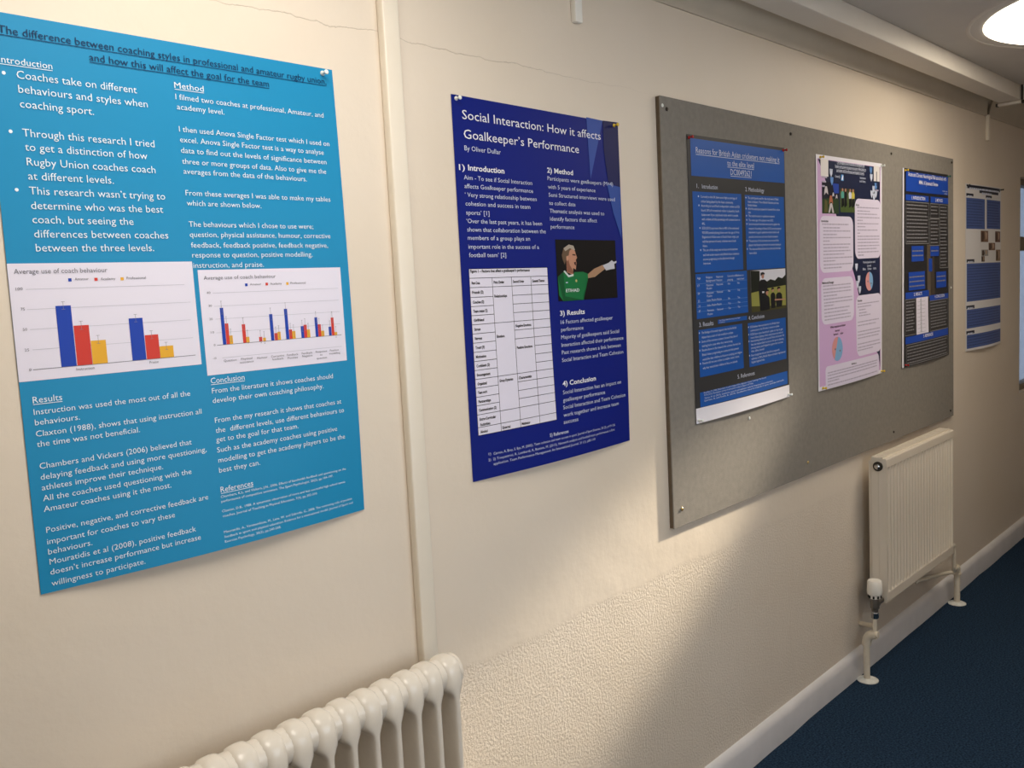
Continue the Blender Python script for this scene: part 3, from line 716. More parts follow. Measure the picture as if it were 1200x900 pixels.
def surf(n, U, V, off=0.0):
    """millimetres on the A1 sheet -> point on the hanging paper"""
    u, v = U / 594.0, V / 841.0
    q = QUADS[n]
    c = [(1 - u) * (1 - v), u * (1 - v), u * v, (1 - u) * v]
    x = sum(a * b[0] for a, b in zip(c, q))
    z = sum(a * b[1] for a, b in zip(c, q))
    return Vector((x, -bulge(n, u, v) - off, z))


class Print:
    """flat print on one sheet: coloured shapes that follow the paper"""

    def __init__(self, n):
        self.n, self.shapes, self.mats, self.g = n, [], [], 0

    def mi(self, m_):
        if m_ not in self.mats:
            self.mats.append(m_)
        return self.mats.index(m_)

    def poly(self, pts, m_, off=0.0005):
        self.shapes.append(([tuple(p) for p in pts], self.mi(m_), off, self.g))
        return self

    def rect(self, r, m_, off=0.0005):
        x0, y0, x1, y1 = r
        return self.poly([(x0, y0), (x1, y0), (x1, y1), (x0, y1)], m_, off)

    def rrect(self, r, rad, m_, off=0.0005):
        x0, y0, x1, y1 = r
        p = []
        for cx, cy, a0 in ((x1 - rad, y0 + rad, -90), (x1 - rad, y1 - rad, 0), (x0 + rad, y1 - rad, 90), (x0 + rad, y0 + rad, 180)):
            for k in range(7):
                a = math.radians(a0 + 15 * k)
                p.append((cx + rad * math.cos(a), cy + rad * math.sin(a)))
        return self.poly(p, m_, off)

    def disc(self, c, r, m_, off=0.0007, a0=0, a1=360):
        p = [(c[0] + r * math.cos(math.radians(a0 + (a1 - a0) * k / 28)), c[1] + r * math.sin(math.radians(a0 + (a1 - a0) * k / 28))) for k in range(28 if a1 - a0 >= 360 else 29)]
        if a1 - a0 < 360:
            p.append(tuple(c))
        return self.poly(p, m_, off)

    def line(self, a, b, w, m_, off=0.0009):
        d = Vector((b[0] - a[0], b[1] - a[1]))
        if d.length < 1e-6:
            return self
        nn = Vector((-d.y, d.x)).normalized() * w / 2
        return self.poly([(a[0] + nn.x, a[1] + nn.y), (b[0] + nn.x, b[1] + nn.y), (b[0] - nn.x, b[1] - nn.y), (a[0] - nn.x, a[1] - nn.y)], m_, off)

    def frame(self, r, w, m_, off=0.0007):
        x0, y0, x1, y1 = r
        for a, b in (((x0, y0), (x1, y0)), ((x1, y0), (x1, y1)), ((x1, y1), (x0, y1)), ((x0, y1), (x0, y0))):
            self.line(a, b, w, m_, off)
        return self

    def each(self, name, parent, base):
        """one object per group of shapes"""
        out = []
        for g_ in sorted(set(s[3] for s in self.shapes)):
            q = Print(self.n)
            for pts, mi_, off, gg in self.shapes:
                if gg == g_:
                    q.poly(pts, self.mats[mi_], off)
            out.append(q.build(name, parent, base))
        return out

    def build(self, name, parent, base):
        bm = bmesh.new()
        for pts, mi_, off, _ in self.shapes:
            t = bmesh.new()
            try:
                t.faces.new([t.verts.new((p[0], p[1], 0)) for p in pts])
            except ValueError:
                t.free()
                continue
            bmesh.ops.triangulate(t, faces=t.faces[:])
            us = [p[0] for p in pts]
            vs = [p[1] for p in pts]
            k = math.floor(min(us) / 40) * 40 + 40
            while k < max(us):
                bmesh.ops.bisect_plane(t, geom=t.verts[:] + t.edges[:] + t.faces[:], plane_co=(k, 0, 0), plane_no=(1, 0, 0))
                k += 40
            k = math.floor(min(vs) / 40) * 40 + 40
            while k < max(vs):
                bmesh.ops.bisect_plane(t, geom=t.verts[:] + t.edges[:] + t.faces[:], plane_co=(0, k, 0), plane_no=(0, 1, 0))
                k += 40
            mp = {}
            for v in t.verts:
                mp[v] = bm.verts.new(surf(self.n, v.co.x, v.co.y, off) - base)
            for f in t.faces:
                nf = bm.faces.new([mp[v] for v in f.verts])
                nf.material_index = mi_
                nf.normal_update()
                if nf.normal.y > 0:
                    nf.normal_flip()
            t.free()
        return link(name, bm, self.mats, parent=parent, smooth=True)


TEXT_JOBS = []


def text(n, name, parent, base, lines, m_, cap, bold=0.0, underline=False, off=0.0012, split='para'):
    groups = []
    for ln in lines:
        if groups and split != 'line' and (split == 'none' or 0 <= ln[3] - groups[-1][-1][3] < cap * 2.6):
            groups[-1].append(ln)
        else:
            groups.append([ln])
    for gl in groups:
        TEXT_JOBS.append((n, name, parent, base, gl, m_, cap, bold, underline, off))


def flush_text():
    objs = []
    for job in TEXT_JOBS:
        for ln in job[4]:
            cu = bpy.data.curves.new('lettering', 'FONT')
            cu.body = ln[0]
            cu.resolution_u = 2
            cu.offset = job[7]
            o = bpy.data.objects.new('lettering', cu)
            COL.objects.link(o)
            objs.append(o)
    bpy.context.view_layer.update()
    dg = bpy.context.evaluated_depsgraph_get()
    capu = 0.729
    i = 0
    for n, name, parent, base, lines, m_, cap, bold, underline, off in TEXT_JOBS:
        verts, faces = [], []
        for t, ua, ub, v in lines:
            ev = objs[i].evaluated_get(dg)
            me = ev.to_mesh()
            i += 1
            xs = [w.co.x for w in me.vertices]
            if xs:
                mn, mx_ = min(xs), max(xs)
                sx = (ub - ua) / max(mx_ - mn, 1e-6)
                sy = cap / capu
                k0 = len(verts)
                verts += [tuple(surf(n, ua + (w.co.x - mn) * sx, v - w.co.y * sy, off) - base) for w in me.vertices]
                faces += [tuple(k0 + k for k in p.vertices) for p in me.polygons]
            ev.to_mesh_clear()
            if underline:
                segs = max(2, int((ub - ua) / 40) + 1)
                th = cap * 0.09
                for s_ in range(segs):
                    a = ua + (ub - ua) * s_ / segs
                    b = ua + (ub - ua) * (s_ + 1) / segs
                    k0 = len(verts)
                    yy = v + cap * 0.16
                    verts += [tuple(surf(n, p, q, off) - base) for p, q in ((a, yy + th), (b, yy + th), (b, yy), (a, yy))]
                    faces.append((k0, k0 + 1, k0 + 2, k0 + 3))
        me = bpy.data.meshes.new(name)
        me.from_pydata(verts, [], faces)
        me.materials.append(m_)
        o = bpy.data.objects.new(name, me)
        COL.objects.link(o)
        o.parent = parent
    for o in objs:
        cu = o.data
        bpy.data.objects.remove(o)
        bpy.data.curves.remove(cu)


def greek(pr, lines, m_, h, seed=1, off=0.0010):
    """lines of small print too fine to read: word-length strokes"""
    rnd = random.Random(seed)
    for ln in lines:
        ua, ub, v = ln[-3:]
        u = ua
        while u < ub - 1.5:
            w = min(rnd.uniform(1.6, 6.0) * h, ub - u)
            pr.rect((u, v - h * 0.9, u + w, v), m_, off)
            u += w + h * 0.55


def sheet(n, name, label, paper, base_z=None):
    q = QUADS[n]
    bx = (q[2][0] + q[3][0]) / 2
    base = Vector((bx, 0.0 if n in ('P1', 'P2', 'P6') else -0.016, min(q[2][1], q[3][1])))
    t = thing(name, base, label, 'poster', 'research posters on the corridor wall')
    bm = bmesh.new()
    nu, nv = 24, 34
    g = [[bm.verts.new(surf(n, 594 * i / nu, 841 * j / nv) - base) for i in range(nu + 1)] for j in range(nv + 1)]
    g2 = [[bm.verts.new(surf(n, 594 * i / nu, 841 * j / nv, -0.0005) - base) for i in range(nu + 1)] for j in range(nv + 1)]
    for j in range(nv):
        for i in range(nu):
            bm.faces.new((g[j][i], g[j + 1][i], g[j + 1][i + 1], g[j][i + 1]))
            bm.faces.new((g2[j][i], g2[j][i + 1], g2[j + 1][i + 1], g2[j + 1][i]))
    for j in range(nv):
        for i in (0, nu):
            bm.faces.new((g[j][i], g2[j][i], g2[j + 1][i], g[j + 1][i]))
    for i in range(nu):
        for j in (0, nv):
            bm.faces.new((g[j][i], g[j][i + 1], g2[j][i + 1], g2[j][i]))
    bmesh.ops.recalc_face_normals(bm, faces=bm.faces[:])
    link('sheet', bm, paper, parent=t, auto=40)
    return t, base


def ink(name, r, g, b, rough=0.46):
    return mat('ink_' + name, rgb(r, g, b), rough, spec=0.18)


WHITE = ink('white', 232, 232, 240)
PALE = ink('pale_paper', 226, 222, 238)
SOFT = ink('soft_white', 205, 212, 232)
INKBLACK = ink('black', 24, 24, 28)
GREYTXT = ink('grey', 120, 120, 130)
GRID = ink('grid_grey', 190, 190, 204)
BARS = [ink('chart_blue', 32, 66, 170), ink('chart_red', 204, 62, 52), ink('chart_yellow', 226, 170, 50)]

# --- turquoise poster
d = P['P1']
t, base = sheet('P1', 'poster', 'turquoise poster about coaching styles with two bar charts, nearest the camera', ink('turquoise', 32, 138, 188, 0.42))
NAVYT = ink('navy_text', 18, 52, 92)
TXT1 = ink('pale_blue_text', 226, 240, 250)
text('P1', 'title_text', t, base, d['title'], NAVYT, 11.5, underline=True)
text('P1', 'heading', t, base, d['heads'], TXT1, 10.0, underline=True, split='line')
text('P1', 'paragraph', t, base, d['intro'], TXT1, 11.8, bold=-0.004)
text('P1', 'paragraph', t, base, d['method'], TXT1, 9.4, bold=-0.004)
text('P1', 'paragraph', t, base, d['results'], TXT1, 9.2, bold=-0.004)
text('P1', 'paragraph', t, base, d['conclusion'], TXT1, 9.4, bold=-0.004)
text('P1', 'paragraph', t, base, d['refs'], TXT1, 4.4, bold=-0.004)
pr = Print('P1')
for b_ in d['bullets']:
    pr.g += 1
    pr.disc(b_, 2.6, TXT1)
pr.each('bullet', t, base)
for key in ('chart1', 'chart2'):
    c = d[key]
    big = key == 'chart1'
    pr = Print('P1')
    x0, y0, x1, y1 = c['panel']
    pr.rect((max(x0, 0.0), y0, x1, y1), PALE, 0.0005)
    ch = pr.build('bar_chart', t, base)
    pr = Print('P1')
    lab = []
    for k, (lb, a, b_) in enumerate(c['grid']):
        yv = (a[1] + b_[1]) / 2
        axis = (lb[0] == '0')
        pr.line((a[0], yv), (b_[0], yv), 0.9 if axis else 0.7, GREYTXT if axis else GRID, 0.0008)
        lab.append(lb)
    pr.build('gridlines', ch, base)
    pr = Print('P1')
    zero = [(g_[1][1] + g_[2][1]) / 2 for g_ in c['grid'] if g_[0][0] == '0'][0]
    for r, k, e0, e1 in c['bars']:
        pr.g += 1
        pr.rect((r[0], r[1], r[2], zero - 0.3), BARS[k], 0.0010)
        xm = (r[0] + r[2]) / 2
        hw = (r[2] - r[0]) * (0.12 if big else 0.22)
        pr.line((xm, e0[1]), (xm, e1[1]), 0.5, GREYTXT, 0.0013)
        for yy in (e0[1], e1[1]):
            pr.line((xm - hw, yy), (xm + hw, yy), 0.5, GREYTXT, 0.0013)
    pr.each('bar', ch, base)
    pr = Print('P1')
    for k, (pos, lb) in enumerate(c['legend']):
        pr.g += 1
        s_ = 2.4
        pr.rect((pos[0] - s_, pos[1] - s_, pos[0] + s_, pos[1] + s_), BARS[k], 0.0010)
        lab.append(lb)
    pr.each('legend_key', ch, base)
    text('P1', 'chart_title', ch, base, [c['title']], GREYTXT, 7.6 if big else 6.6)
    text('P1', 'axis_label', ch, base, lab + c['labels'], GREYTXT, 4.3 if big else 4.0, split='line')

# --- dark blue goalkeeper poster
d = P['P2']
t, base = sheet('P2', 'poster', 'dark royal blue goalkeeper poster with a white table, between casing strip and board', ink('royal_blue', 6, 27, 120, 0.46))
text('P2', 'title_text', t, base, d['title'], WHITE, 20.5, split='line')
text('P2', 'byline_text', t, base, d['byline'], SOFT, 11.0)
text('P2', 'heading', t, base, d['heads'], WHITE, 12.5, bold=0.018, split='line')
text('P2', 'heading', t, base, d['refhead'], SOFT, 8.5, bold=0.012)
text('P2', 'paragraph', t, base, d['intro'], SOFT, 10.0)
text('P2', 'paragraph', t, base, d['method'], SOFT, 10.0)
text('P2', 'paragraph', t, base, d['results'], SOFT, 10.0)
text('P2', 'paragraph', t, base, d['conclusion'], SOFT, 10.0)
text('P2', 'paragraph', t, base, d['refs'], SOFT, 6.0)
pr = Print('P2')
for p_, c in zip(d['deco'], (ink('mid_blue', 56, 82, 160), ink('night_blue', 22, 28, 84), ink('slate_blue', 50, 80, 158))):
    pr.g += 1
    pr.poly(p_, c, 0.0004 + 0.0002 * pr.g)
pr.each('corner_facet', t, base)
tb = d['table']
x0, y0, x1, y1 = tb['panel']
pr = Print('P2')
pr.rect((x0, y0, x1, y1), PALE, 0.0005)
tab = pr.build('data_table', t, base)
pr = Print('P2')
R_ = tb['rowsL'] + [y1]
CX = [x0, (tb['cols'][0] + tb['cols'][3]) / 2, (tb['cols'][1] + tb['cols'][4]) / 2, (tb['cols'][2] + tb['cols'][5]) / 2, x1]
LW = 1.1
for y in R_[:-1]:
    pr.line((CX[0], y), (CX[1], y), LW, INKBLACK)
    if y not in R_[2:]:
        pr.line((CX[1], y), (CX[4], y), LW, INKBLACK)
for k in (1, 5, 11, 15, 16):
    if k < len(R_) - 1:
        pr.line((CX[1], R_[k]), (CX[2], R_[k]), LW, INKBLACK)
for k in (1, 2, 3, 4, 5, 6, 7, 11, 12, 13, 14, 15, 16):
    if k < len(R_) - 1:
        pr.line((CX[2], R_[k]), (CX[3], R_[k]), LW, INKBLACK)
for k in range(1, 17):
    pr.line((CX[3], R_[k]), (CX[4], R_[k]), LW, INKBLACK)
for x in CX[1:4]:
    pr.line((x, R_[0]), (x, y1), LW, INKBLACK)
pr.frame((x0, y0, x1, y1), LW, INKBLACK)
pr.build('table_lines', tab, base)
names1 = ['Raw Data', 'Friends (2)', 'Coaches (2)', 'Team mates (2)', 'Girlfriend', 'Stress', 'Nervous', 'Trust (3)', 'Motivation', 'Confident (2)', 'Encouragement', 'Organized', 'Team work', 'Partnerships', 'Communication (2)', 'Extra-Curricular', 'Alcohol']
rows = [tb['cap']]
CW = 3.15
for k, nm in enumerate(names1):
    yy = R_[k] + 13.5
    rows.append([nm, x0 + 6, x0 + 6 + len(nm) * CW, yy])
    if nm == 'Extra-Curricular':
        rows.append(['Activities', x0 + 6, x0 + 6 + 10 * CW, yy + 12])
for c_, k, nm in ((1, 0, 'First Order'), (2, 0, 'Second Order'), (3, 0, 'General Themes'), (1, 1.5, 'Relationships'), (1, 6, 'Emotions'), (1, 11, 'Group Dynamics'), (1, 16, 'External'), (2, 5, 'Negative Emotions'), (2, 7.5, 'Positive Emotions'), (2, 11, 'Characteristic'), (2, 16, 'Motivator')):
    kk = int(k)
    yy = R_[kk] + (k - kk) * (R_[kk + 1] - R_[kk]) + 13.5
    rows.append([nm, CX[c_] + 4, min(CX[c_] + 4 + len(nm) * CW, CX[c_ + 1] - 2), yy])
text('P2', 'table_text', tab, base, rows, INKBLACK, 6.4, bold=0.025, split='line')
# photograph: a goalkeeper in a green shirt, pointing
pr = Print('P2')
pr.rect(d['photo'], ink('photo_black', 10, 9, 14), 0.0005)
ps = d['person']
SKIN = ink('skin', 190, 138, 112)
pr.poly(ps['shirt'], ink('shirt_green', 22, 112, 62), 0.0007)
pr.poly(ps['arm'], ink('skin_arm', 168, 132, 104), 0.0007)
pr.poly(ps['face'], SKIN, 0.0008)
pr.poly(ps['hair'], ink('hair_brown', 104, 84, 66), 0.0009)
hx = [p_[0] for p_ in ps['face']]
hy = [p_[1] for p_ in ps['face']]
fx0, fy0, fw, fh = min(hx), min(hy), max(hx) - min(hx), max(hy) - min(hy)


def fq(*pts):
    return [(fx0 + a * fw, fy0 + b_ * fh) for a, b_ in pts]


pr.poly(fq((0, .36), (.14, .30), (.22, .44), (.30, .62), (.52, .80), (.62, .98), (.02, .88)), ink('skin_shade', 138, 92, 74), 0.0009)
pr.poly(fq((.02, .30), (.14, .26), (.20, .40), (.10, .48), (.02, .42)), ink('skin_ear', 200, 150, 124), 0.0011)
pr.poly(fq((.58, .20), (.86, .22), (.86, .27), (.58, .25)), ink('brow_dark', 70, 48, 40), 0.0011)
pr.poly([(p_[0], p_[1]) for p_ in ps['hair'][1:5]] + [(ps['hair'][4][0] - 4, ps['hair'][4][1] + 1), (ps['hair'][2][0] + 4, ps['hair'][2][1] + 9), (ps['hair'][1][0] + 6, ps['hair'][1][1] + 7)], ink('hair_light', 170, 158, 144), 0.0011)
pr.poly([ps['shirt'][0], ps['shirt'][1], (ps['shirt'][1][0] + 2, ps['shirt'][1][1] + 60), ps['shirt'][10], ps['shirt'][11]], ink('shirt_shade', 14, 84, 46), 0.0008)
pr.poly(ps['mouth'], ink('mouth_dark', 60, 26, 26), 0.0010)
pr.poly(ps['collar'], ink('collar_white', 206, 214, 210), 0.0009)
pr.poly(ps['glove'], ink('glove_white', 196, 196, 204), 0.0009)
pr.disc(ps['badge'], 3.4, ink('badge_gold', 190, 180, 120), 0.0010)
pr.rect((ps['mark'][0] - 4, ps['mark'][1] - 1.2, ps['mark'][0] + 4, ps['mark'][1] + 1.2), SOFT, 0.0010)
ph = pr.build('photograph', t, base)
text('P2', 'shirt_lettering', ph, base, [ps['sponsor']], WHITE, 8.0, bold=0.01)

# --- cricket poster
d = P['P3']
t, base = sheet('P3', 'poster', 'blue and charcoal cricket poster with a blank white bottom strip, leftmost on the board', ink('charcoal', 56, 56, 58))
BLUE3 = ink('panel_blue', 26, 86, 168)
pr = Print('P3')
for r in d['panels']:
    pr.g += 1
    pr.rect(r, BLUE3, 0.0005)
pr.each('text_panel', t, base)
pr = Print('P3')
pr.poly([(0, d['white'][0][1]), (594, d['white'][1][1]), (594, 841), (0, 841)], ink('blank_white', 228, 226, 236), 0.0006)
pr.build('white_strip', t, base)
text('P3', 'title_text', t, base, d['title'], SOFT, 18.5, underline=True)
text('P3', 'heading', t, base, d['heads'], SOFT, 13.5, split='line')
for k in ('intro', 'method', 'results', 'conclusion'):
    text('P3', 'paragraph', t, base, d[k], SOFT, 7.2)
text('P3', 'table_text', t, base, d['tab'], SOFT, 6.6, split='line')
text('P3', 'caption_text', t, base, d['caption'], SOFT, 4.0)
text('P3', 'paragraph', t, base, d['refs'], SOFT, 5.2)
pr = Print('P3')
for ln in (d['intro'], d['method'], d['results'], d['conclusion']):
    um = min(l[1] for l in ln)
    for l in ln:
        if l[0].split()[0] in ('Currently', 'According', 'ECB', 'The', 'All', 'Semi', 'Some', 'Results', 'Parents', 'Interviewing', 'Even') and l[0][:9] != 'The main':
            pr.g += 1
            pr.disc((l[1] - 11, l[3] - 3.6), 2.6, SOFT)
pr.each('bullet', t, base)
x0, y0, x1, y1 = d['panels'][3]
pr = Print('P3')
for fy in (0.22, 0.42, 0.64, 0.74, 0.84):
    pr.line((x0 + 2, y0 + (y1 - y0) * fy), (x1 - 2, y0 + (y1 - y0) * fy), 0.8, ink('rule_blue', 110, 146, 204))
pr.build('table_rules', t, base)
pr = Print('P3')
x0, y0, x1, y1 = d['photo']
w, h = x1 - x0, y1 - y0


def fp(*pts):
    return [(x0 + a * w, y0 + b * h) for a, b in pts]


pr.poly(fp((0, 0), (1, 0), (1, .5), (0, .5)), ink('photo_sky', 214, 214, 224), 0.0005)
pr.poly(fp((0, .45), (1, .40), (1, 1), (0, 1)), ink('photo_grass', 146, 146, 76), 0.0006)
pr.poly(fp((0, .85), (1, .93), (1, 1), (0, 1)), ink('photo_grass_dark', 72, 70, 40), 0.0007)
pr.poly(fp((0, 0), (.25, .02), (.17, .25), (.24, .30), (.26, .50), (0, .53)), ink('photo_tree', 30, 36, 32), 0.0007)
pr.poly(fp((.42, .3), (.55, .24), (.68, .28), (.78, .2), (.9, .24), (1, .16), (1, .42), (.42, .46)), ink('photo_tree', 30, 36, 32), 0.0007)
COAT = ink('photo_coat', 24, 26, 32)
PSK = ink('photo_skin', 178, 128, 110)
for cx, top, hw, hs, bot in ((.33, .05, .125, .16, .99), (.44, .47, .075, .15, .98), (.61, .45, .075, .11, .96), (.79, .44, .10, .13, .95)):
    sh = top + hs * 1.15
    pr.poly(fp((cx - hw * .4, sh), (cx + hw * .4, sh), (cx + hw * .9, sh + .05), (cx + hw, sh + .22), (cx + hw * .8, bot), (cx - hw * .8, bot), (cx - hw, sh + .22), (cx - hw * .9, sh + .05)), COAT, 0.0008)
    pr.disc((x0 + cx * w, y0 + (top + hs * .6) * h), hs * h * .42, PSK, 0.0009)
    pr.poly(fp((cx - hs * .40, top + hs * .55), (cx - hs * .36, top + hs * .12), (cx, top), (cx + hs * .34, top + hs * .16), (cx + hs * .34, top + hs * .40), (cx, top + hs * .36), (cx - hs * .25, top + hs * .5)), COAT, 0.0010)
pr.poly(fp((.30, .52), (.36, .52), (.36, .56), (.30, .56)), ink('photo_white', 214, 214, 218), 0.0010)
pr.poly(fp((.66, .74), (.98, .76), (.98, .79), (.66, .78)), PSK, 0.0010)
pr.build('photograph', t, base)

# --- pink and navy poster
d = P['P4']
t, base = sheet('P4', 'poster', 'pink and navy poster with rounded lilac text boxes, second on the board', ink('poster_white', 230, 228, 238))
PINK = ink('poster_pink', 206, 172, 216)
NAVY = ink('poster_navy', 30, 38, 68)
LILAC = ink('box_lilac', 222, 214, 236)
TXT4 = ink('box_grey_text', 178, 170, 194)
pr = Print('P4')
pr.rect((9, 14, 578, 826), PINK, 0.0004)
nv = d['navy']
pr.poly([(16, 16), (572, 16), (572, 815)] + [tuple(p) for p in nv[3:]] + [], NAVY, 0.0006)
pr.build('background_print', t, base)
for k, (r, key, hd_) in enumerate(zip(d['boxes'], ('l1', 'l2', 'l3', 'l4', 'l5'), d['boxheads'])):
    pr = Print('P4')
    pr.rrect(r, 34 if k != 4 else 18, LILAC, 0.0008)
    bx = pr.build('text_box', t, base)
    pr = Print('P4')
    greek(pr, d[key], TXT4, 5.0, 3 + 2 * k, 0.0011)
    pr.build('small_print', bx, base)
    text('P4', 'heading', bx, base, [hd_], INKBLACK, 8.0, bold=0.02)
pr = Print('P4')
for r in d['cards']:
    pr.g += 1
    pr.rect(r, ink('card_cream', 226, 222, 222), 0.0009)
pr.g = 1
r = d['cards'][0]
for k in range(3):
    pr.rect((r[0] + 10, r[1] + 60 + 16 * k, r[2] - 12 - 9 * k, r[1] + 66 + 16 * k), TXT4, 0.0011)
pr.g = 2
r = d['cards'][1]
pr.rect((r[0] + 25, r[1] + 22, r[2] - 28, r[1] + 78), NAVY, 0.0011)
pr.rect((r[0] + 14, r[1] + 92, r[2] - 12, r[1] + 98), TXT4, 0.0011)
pr.each('logo_card', t, base)
text('P4', 'title_text', t, base, d['title'], SOFT, 10.5, bold=0.012, underline=True)
text('P4', 'byline_text', t, base, d['small'], SOFT, 9.0, bold=0.01)
text('P4', 'chart_labels', t, base, d['pietext'][:3], SOFT, 9.0, bold=0.01, split='none')
text('P4', 'chart_heading', t, base, d['pietext'][3:], INKBLACK, 8.5, bold=0.01, split='none')
pr = Print('P4')
pr.rrect(d['icon'], 4, ink('icon_blue', 84, 150, 220), 0.0010)
c = ((d['icon'][0] + d['icon'][2]) / 2, (d['icon'][1] + d['icon'][3]) / 2)
pr.poly([(c[0] - 8, c[1] + 8), (c[0] + 2, c[1] - 10), (c[0] + 8, c[1] - 6), (c[0] + 5, c[1] + 8)], WHITE, 0.0012)
pr.build('contact_icon', t, base)
pr = Print('P4')
PB, PR = ink('pie_blue', 128, 172, 214), ink('pie_red', 214, 150, 150)
for k, (c, ya, yb) in enumerate(d['pies']):
    pr.g += 1
    r = (yb - ya) / 2
    c = (c[0], (ya + yb) / 2)
    a = (-90, 60) if k == 0 else (-80, 125)
    pr.disc(c, r, PR, 0.0009)
    pr.disc(c, r, PB, 0.0011, a[0], a[1])
    pr.rect((c[0] - r * .55, c[1] - 3, c[0] - r * .3, c[1] + 3), GREYTXT, 0.0013)
    pr.rect((c[0] + r * .35, c[1] + 6, c[0] + r * .6, c[1] + 12), GREYTXT, 0.0013)
pr.each('pie_chart', t, base)
pr = Print('P4')
for k, (u, v) in enumerate(d['hearts']):
    col = SOFT if k not in (1, 2, 4) else ink('heart_blue', 104, 150, 214)
    s_ = 13
    pr.g += 1
    pr.poly([(u - s_, v - s_), (u, v - s_ * .2), (u + s_, v - s_), (u + s_ * .8, v + s_ * .3), (u, v + s_ * 1.3), (u - s_ * .8, v + s_ * .3)], col, 0.0010)
pr.each('arrow_motif', t, base)
for k, r in enumerate(d['photos']):
    pr = Print('P4')
    x0, y0, x1, y1 = r
    w, h = x1 - x0, y1 - y0
    if k == 0:
        pr.rect(r, ink('photo_dusk', 26, 28, 44), 0.0008)
        pr.poly(fp((0, .55), (.45, .5), (1, .52), (1, 1), (0, 1)), ink('photo_turf', 46, 66, 42), 0.0009)
        pr.poly(fp((.62, .02), (1, .03), (1, .33), (.72, .35)), ink('flag_blue', 42, 70, 160), 0.0010)
        for cx, top, s_, col in ((.24, .14, .12, ink('shirt_grey', 196, 190, 196)), (.52, .42, .12, ink('orange_skin', 170, 104, 78)), (.66, .32, .06, ink('shirt_grey', 196, 190, 196)), (.86, .38, .06, ink('shirt_grey', 196, 190, 196))):
            pr.poly(fp((cx - s_ * .4, top), (cx + s_ * .4, top), (cx + s_ * .8, top + s_), (cx + s_, top + s_ * 2.2), (cx, top + s_ * 1.6), (cx - s_, top + s_ * 2.4), (cx - s_ * .8, top + s_)), col, 0.0011)
        pr.poly(fp((.46, .68), (.58, .66), (.70, .97), (.60, .98), (.54, .78), (.44, .98), (.36, .97)), ink('shirt_grey', 196, 190, 196), 0.0012)
        pr.poly(fp((.16, .55), (.3, .6), (.34, .95), (.12, .97)), ink('olive', 92, 88, 52), 0.0011)
    else:
        pr.rect(r, ink('photo_pitch', 84, 98, 58), 0.0008)
        pr.poly(fp((0, .62), (1, .58), (1, 1), (0, 1)), ink('photo_pitch_near', 74, 92, 48), 0.0009)
        pr.poly(fp((0, 0), (1, 0), (1, .18), (0, .12)), ink('photo_hedge', 66, 66, 44), 0.0009)
        for cx, col in ((.16, ink('teal', 86, 160, 150)), (.36, ink('photo_coat', 24, 26, 32)), (.68, SOFT), (.88, ink('bib_yellow', 204, 190, 84))):
            pr.poly(fp((cx - .06, .12), (cx + .05, .12), (cx + .11, .22), (cx + .09, .40), (cx - .09, .42), (cx - .11, .22)), col, 0.0011)
            pr.poly(fp((cx - .08, .42), (cx + .08, .40), (cx + .10, .70), (cx + .02, .56), (cx - .04, .80), (cx - .09, .78)), ink('photo_coat', 24, 26, 32), 0.0011)
            pr.disc((x0 + cx * w, y0 + .07 * h), w * .05, PSK, 0.0011)
    pr.build('photograph', t, base)

# --- black and blue review poster
d = P['P5']
t, base = sheet('P5', 'poster', 'black and blue poster with white left edge, rightmost on the board', ink('poster_black', 40, 40, 44))
BLUE5 = ink('header_blue', 28, 72, 172)
GR5 = ink('outline_grey', 128, 128, 130)
PAN5 = ink('panel_dark', 48, 47, 50)
TX5 = ink('small_white', 128, 128, 132)
pr = Print('P5')
pr.rect((0, 0, 17, 841), ink('poster_white', 230, 228, 238), 0.0005)
pr.build('white_edge', t, base)
pr = Print('P5')
pr.rect((300, 320, 345, 560), ink('bark_brown', 92, 82, 72), 0.0004)
pr.poly([(345, 420), (390, 350), (400, 560), (350, 600)], ink('bark_dark', 70, 62, 56), 0.0004)
pr.build('background_print', t, base)
pr = Print('P5')
for k, r in enumerate(d['grey']):
    pr.g = k
    pr.rect(r, PAN5, 0.0006)
    pr.frame(r, 3.0, GR5, 0.0008)
    x0, y0, x1, y1 = r
    st = 15.5 if k < 4 else 13.5
    y = y0 + st
    sd = k
    while y < y1 - 6:
        sd += 1
        greek(pr, [[x0 + 10, x1 - 12 - (sd * 37 % 23), y]], TX5, 5.6, sd, 0.0010)
        y += st
pr.each('text_panel', t, base)
pr = Print('P5')
for k, r in enumerate(d['blue']):
    pr.g = k
    pr.rect(r, BLUE5, 0.0012)
for k in (3, 4, 6, 7):
    pr.g = k
    x0, y0, x1, y1 = d['blue'][k]
    y = y0 + 24
    while y < y1 - 14:
        greek(pr, [[x0 + 8, x1 - 10, y]], TX5, 6.0, int(y), 0.0015)
        y += 20
pr.each('header_bar', t, base)
pr = Print('P5')
pr.rect(d['white'][0], PALE, 0.0012)
x0, y0, x1, y1 = d['white'][0]
for k in range(9):
    pr.disc((x0 + (x1 - x0) * .38, y0 + (y1 - y0) * (k + .7) / 9.6), 9, GRID, 0.0014)
    pr.rect((x0 + 14, y0 + (y1 - y0) * (k + 1.05) / 9.6, x1 - 40, y0 + (y1 - y0) * (k + 1.1) / 9.6), GREYTXT, 0.0015)
pr.build('flow_chart', t, base)
text('P5', 'title_text', t, base, d['title'], WHITE, 18.0, bold=0.01, off=0.0016)
text('P5', 'heading', t, base, d['heads'], WHITE, 14.0, bold=0.015, off=0.0016, split='line')
text('P5', 'byline_text', t, base, d['small'], SOFT, 7.0, off=0.0016)

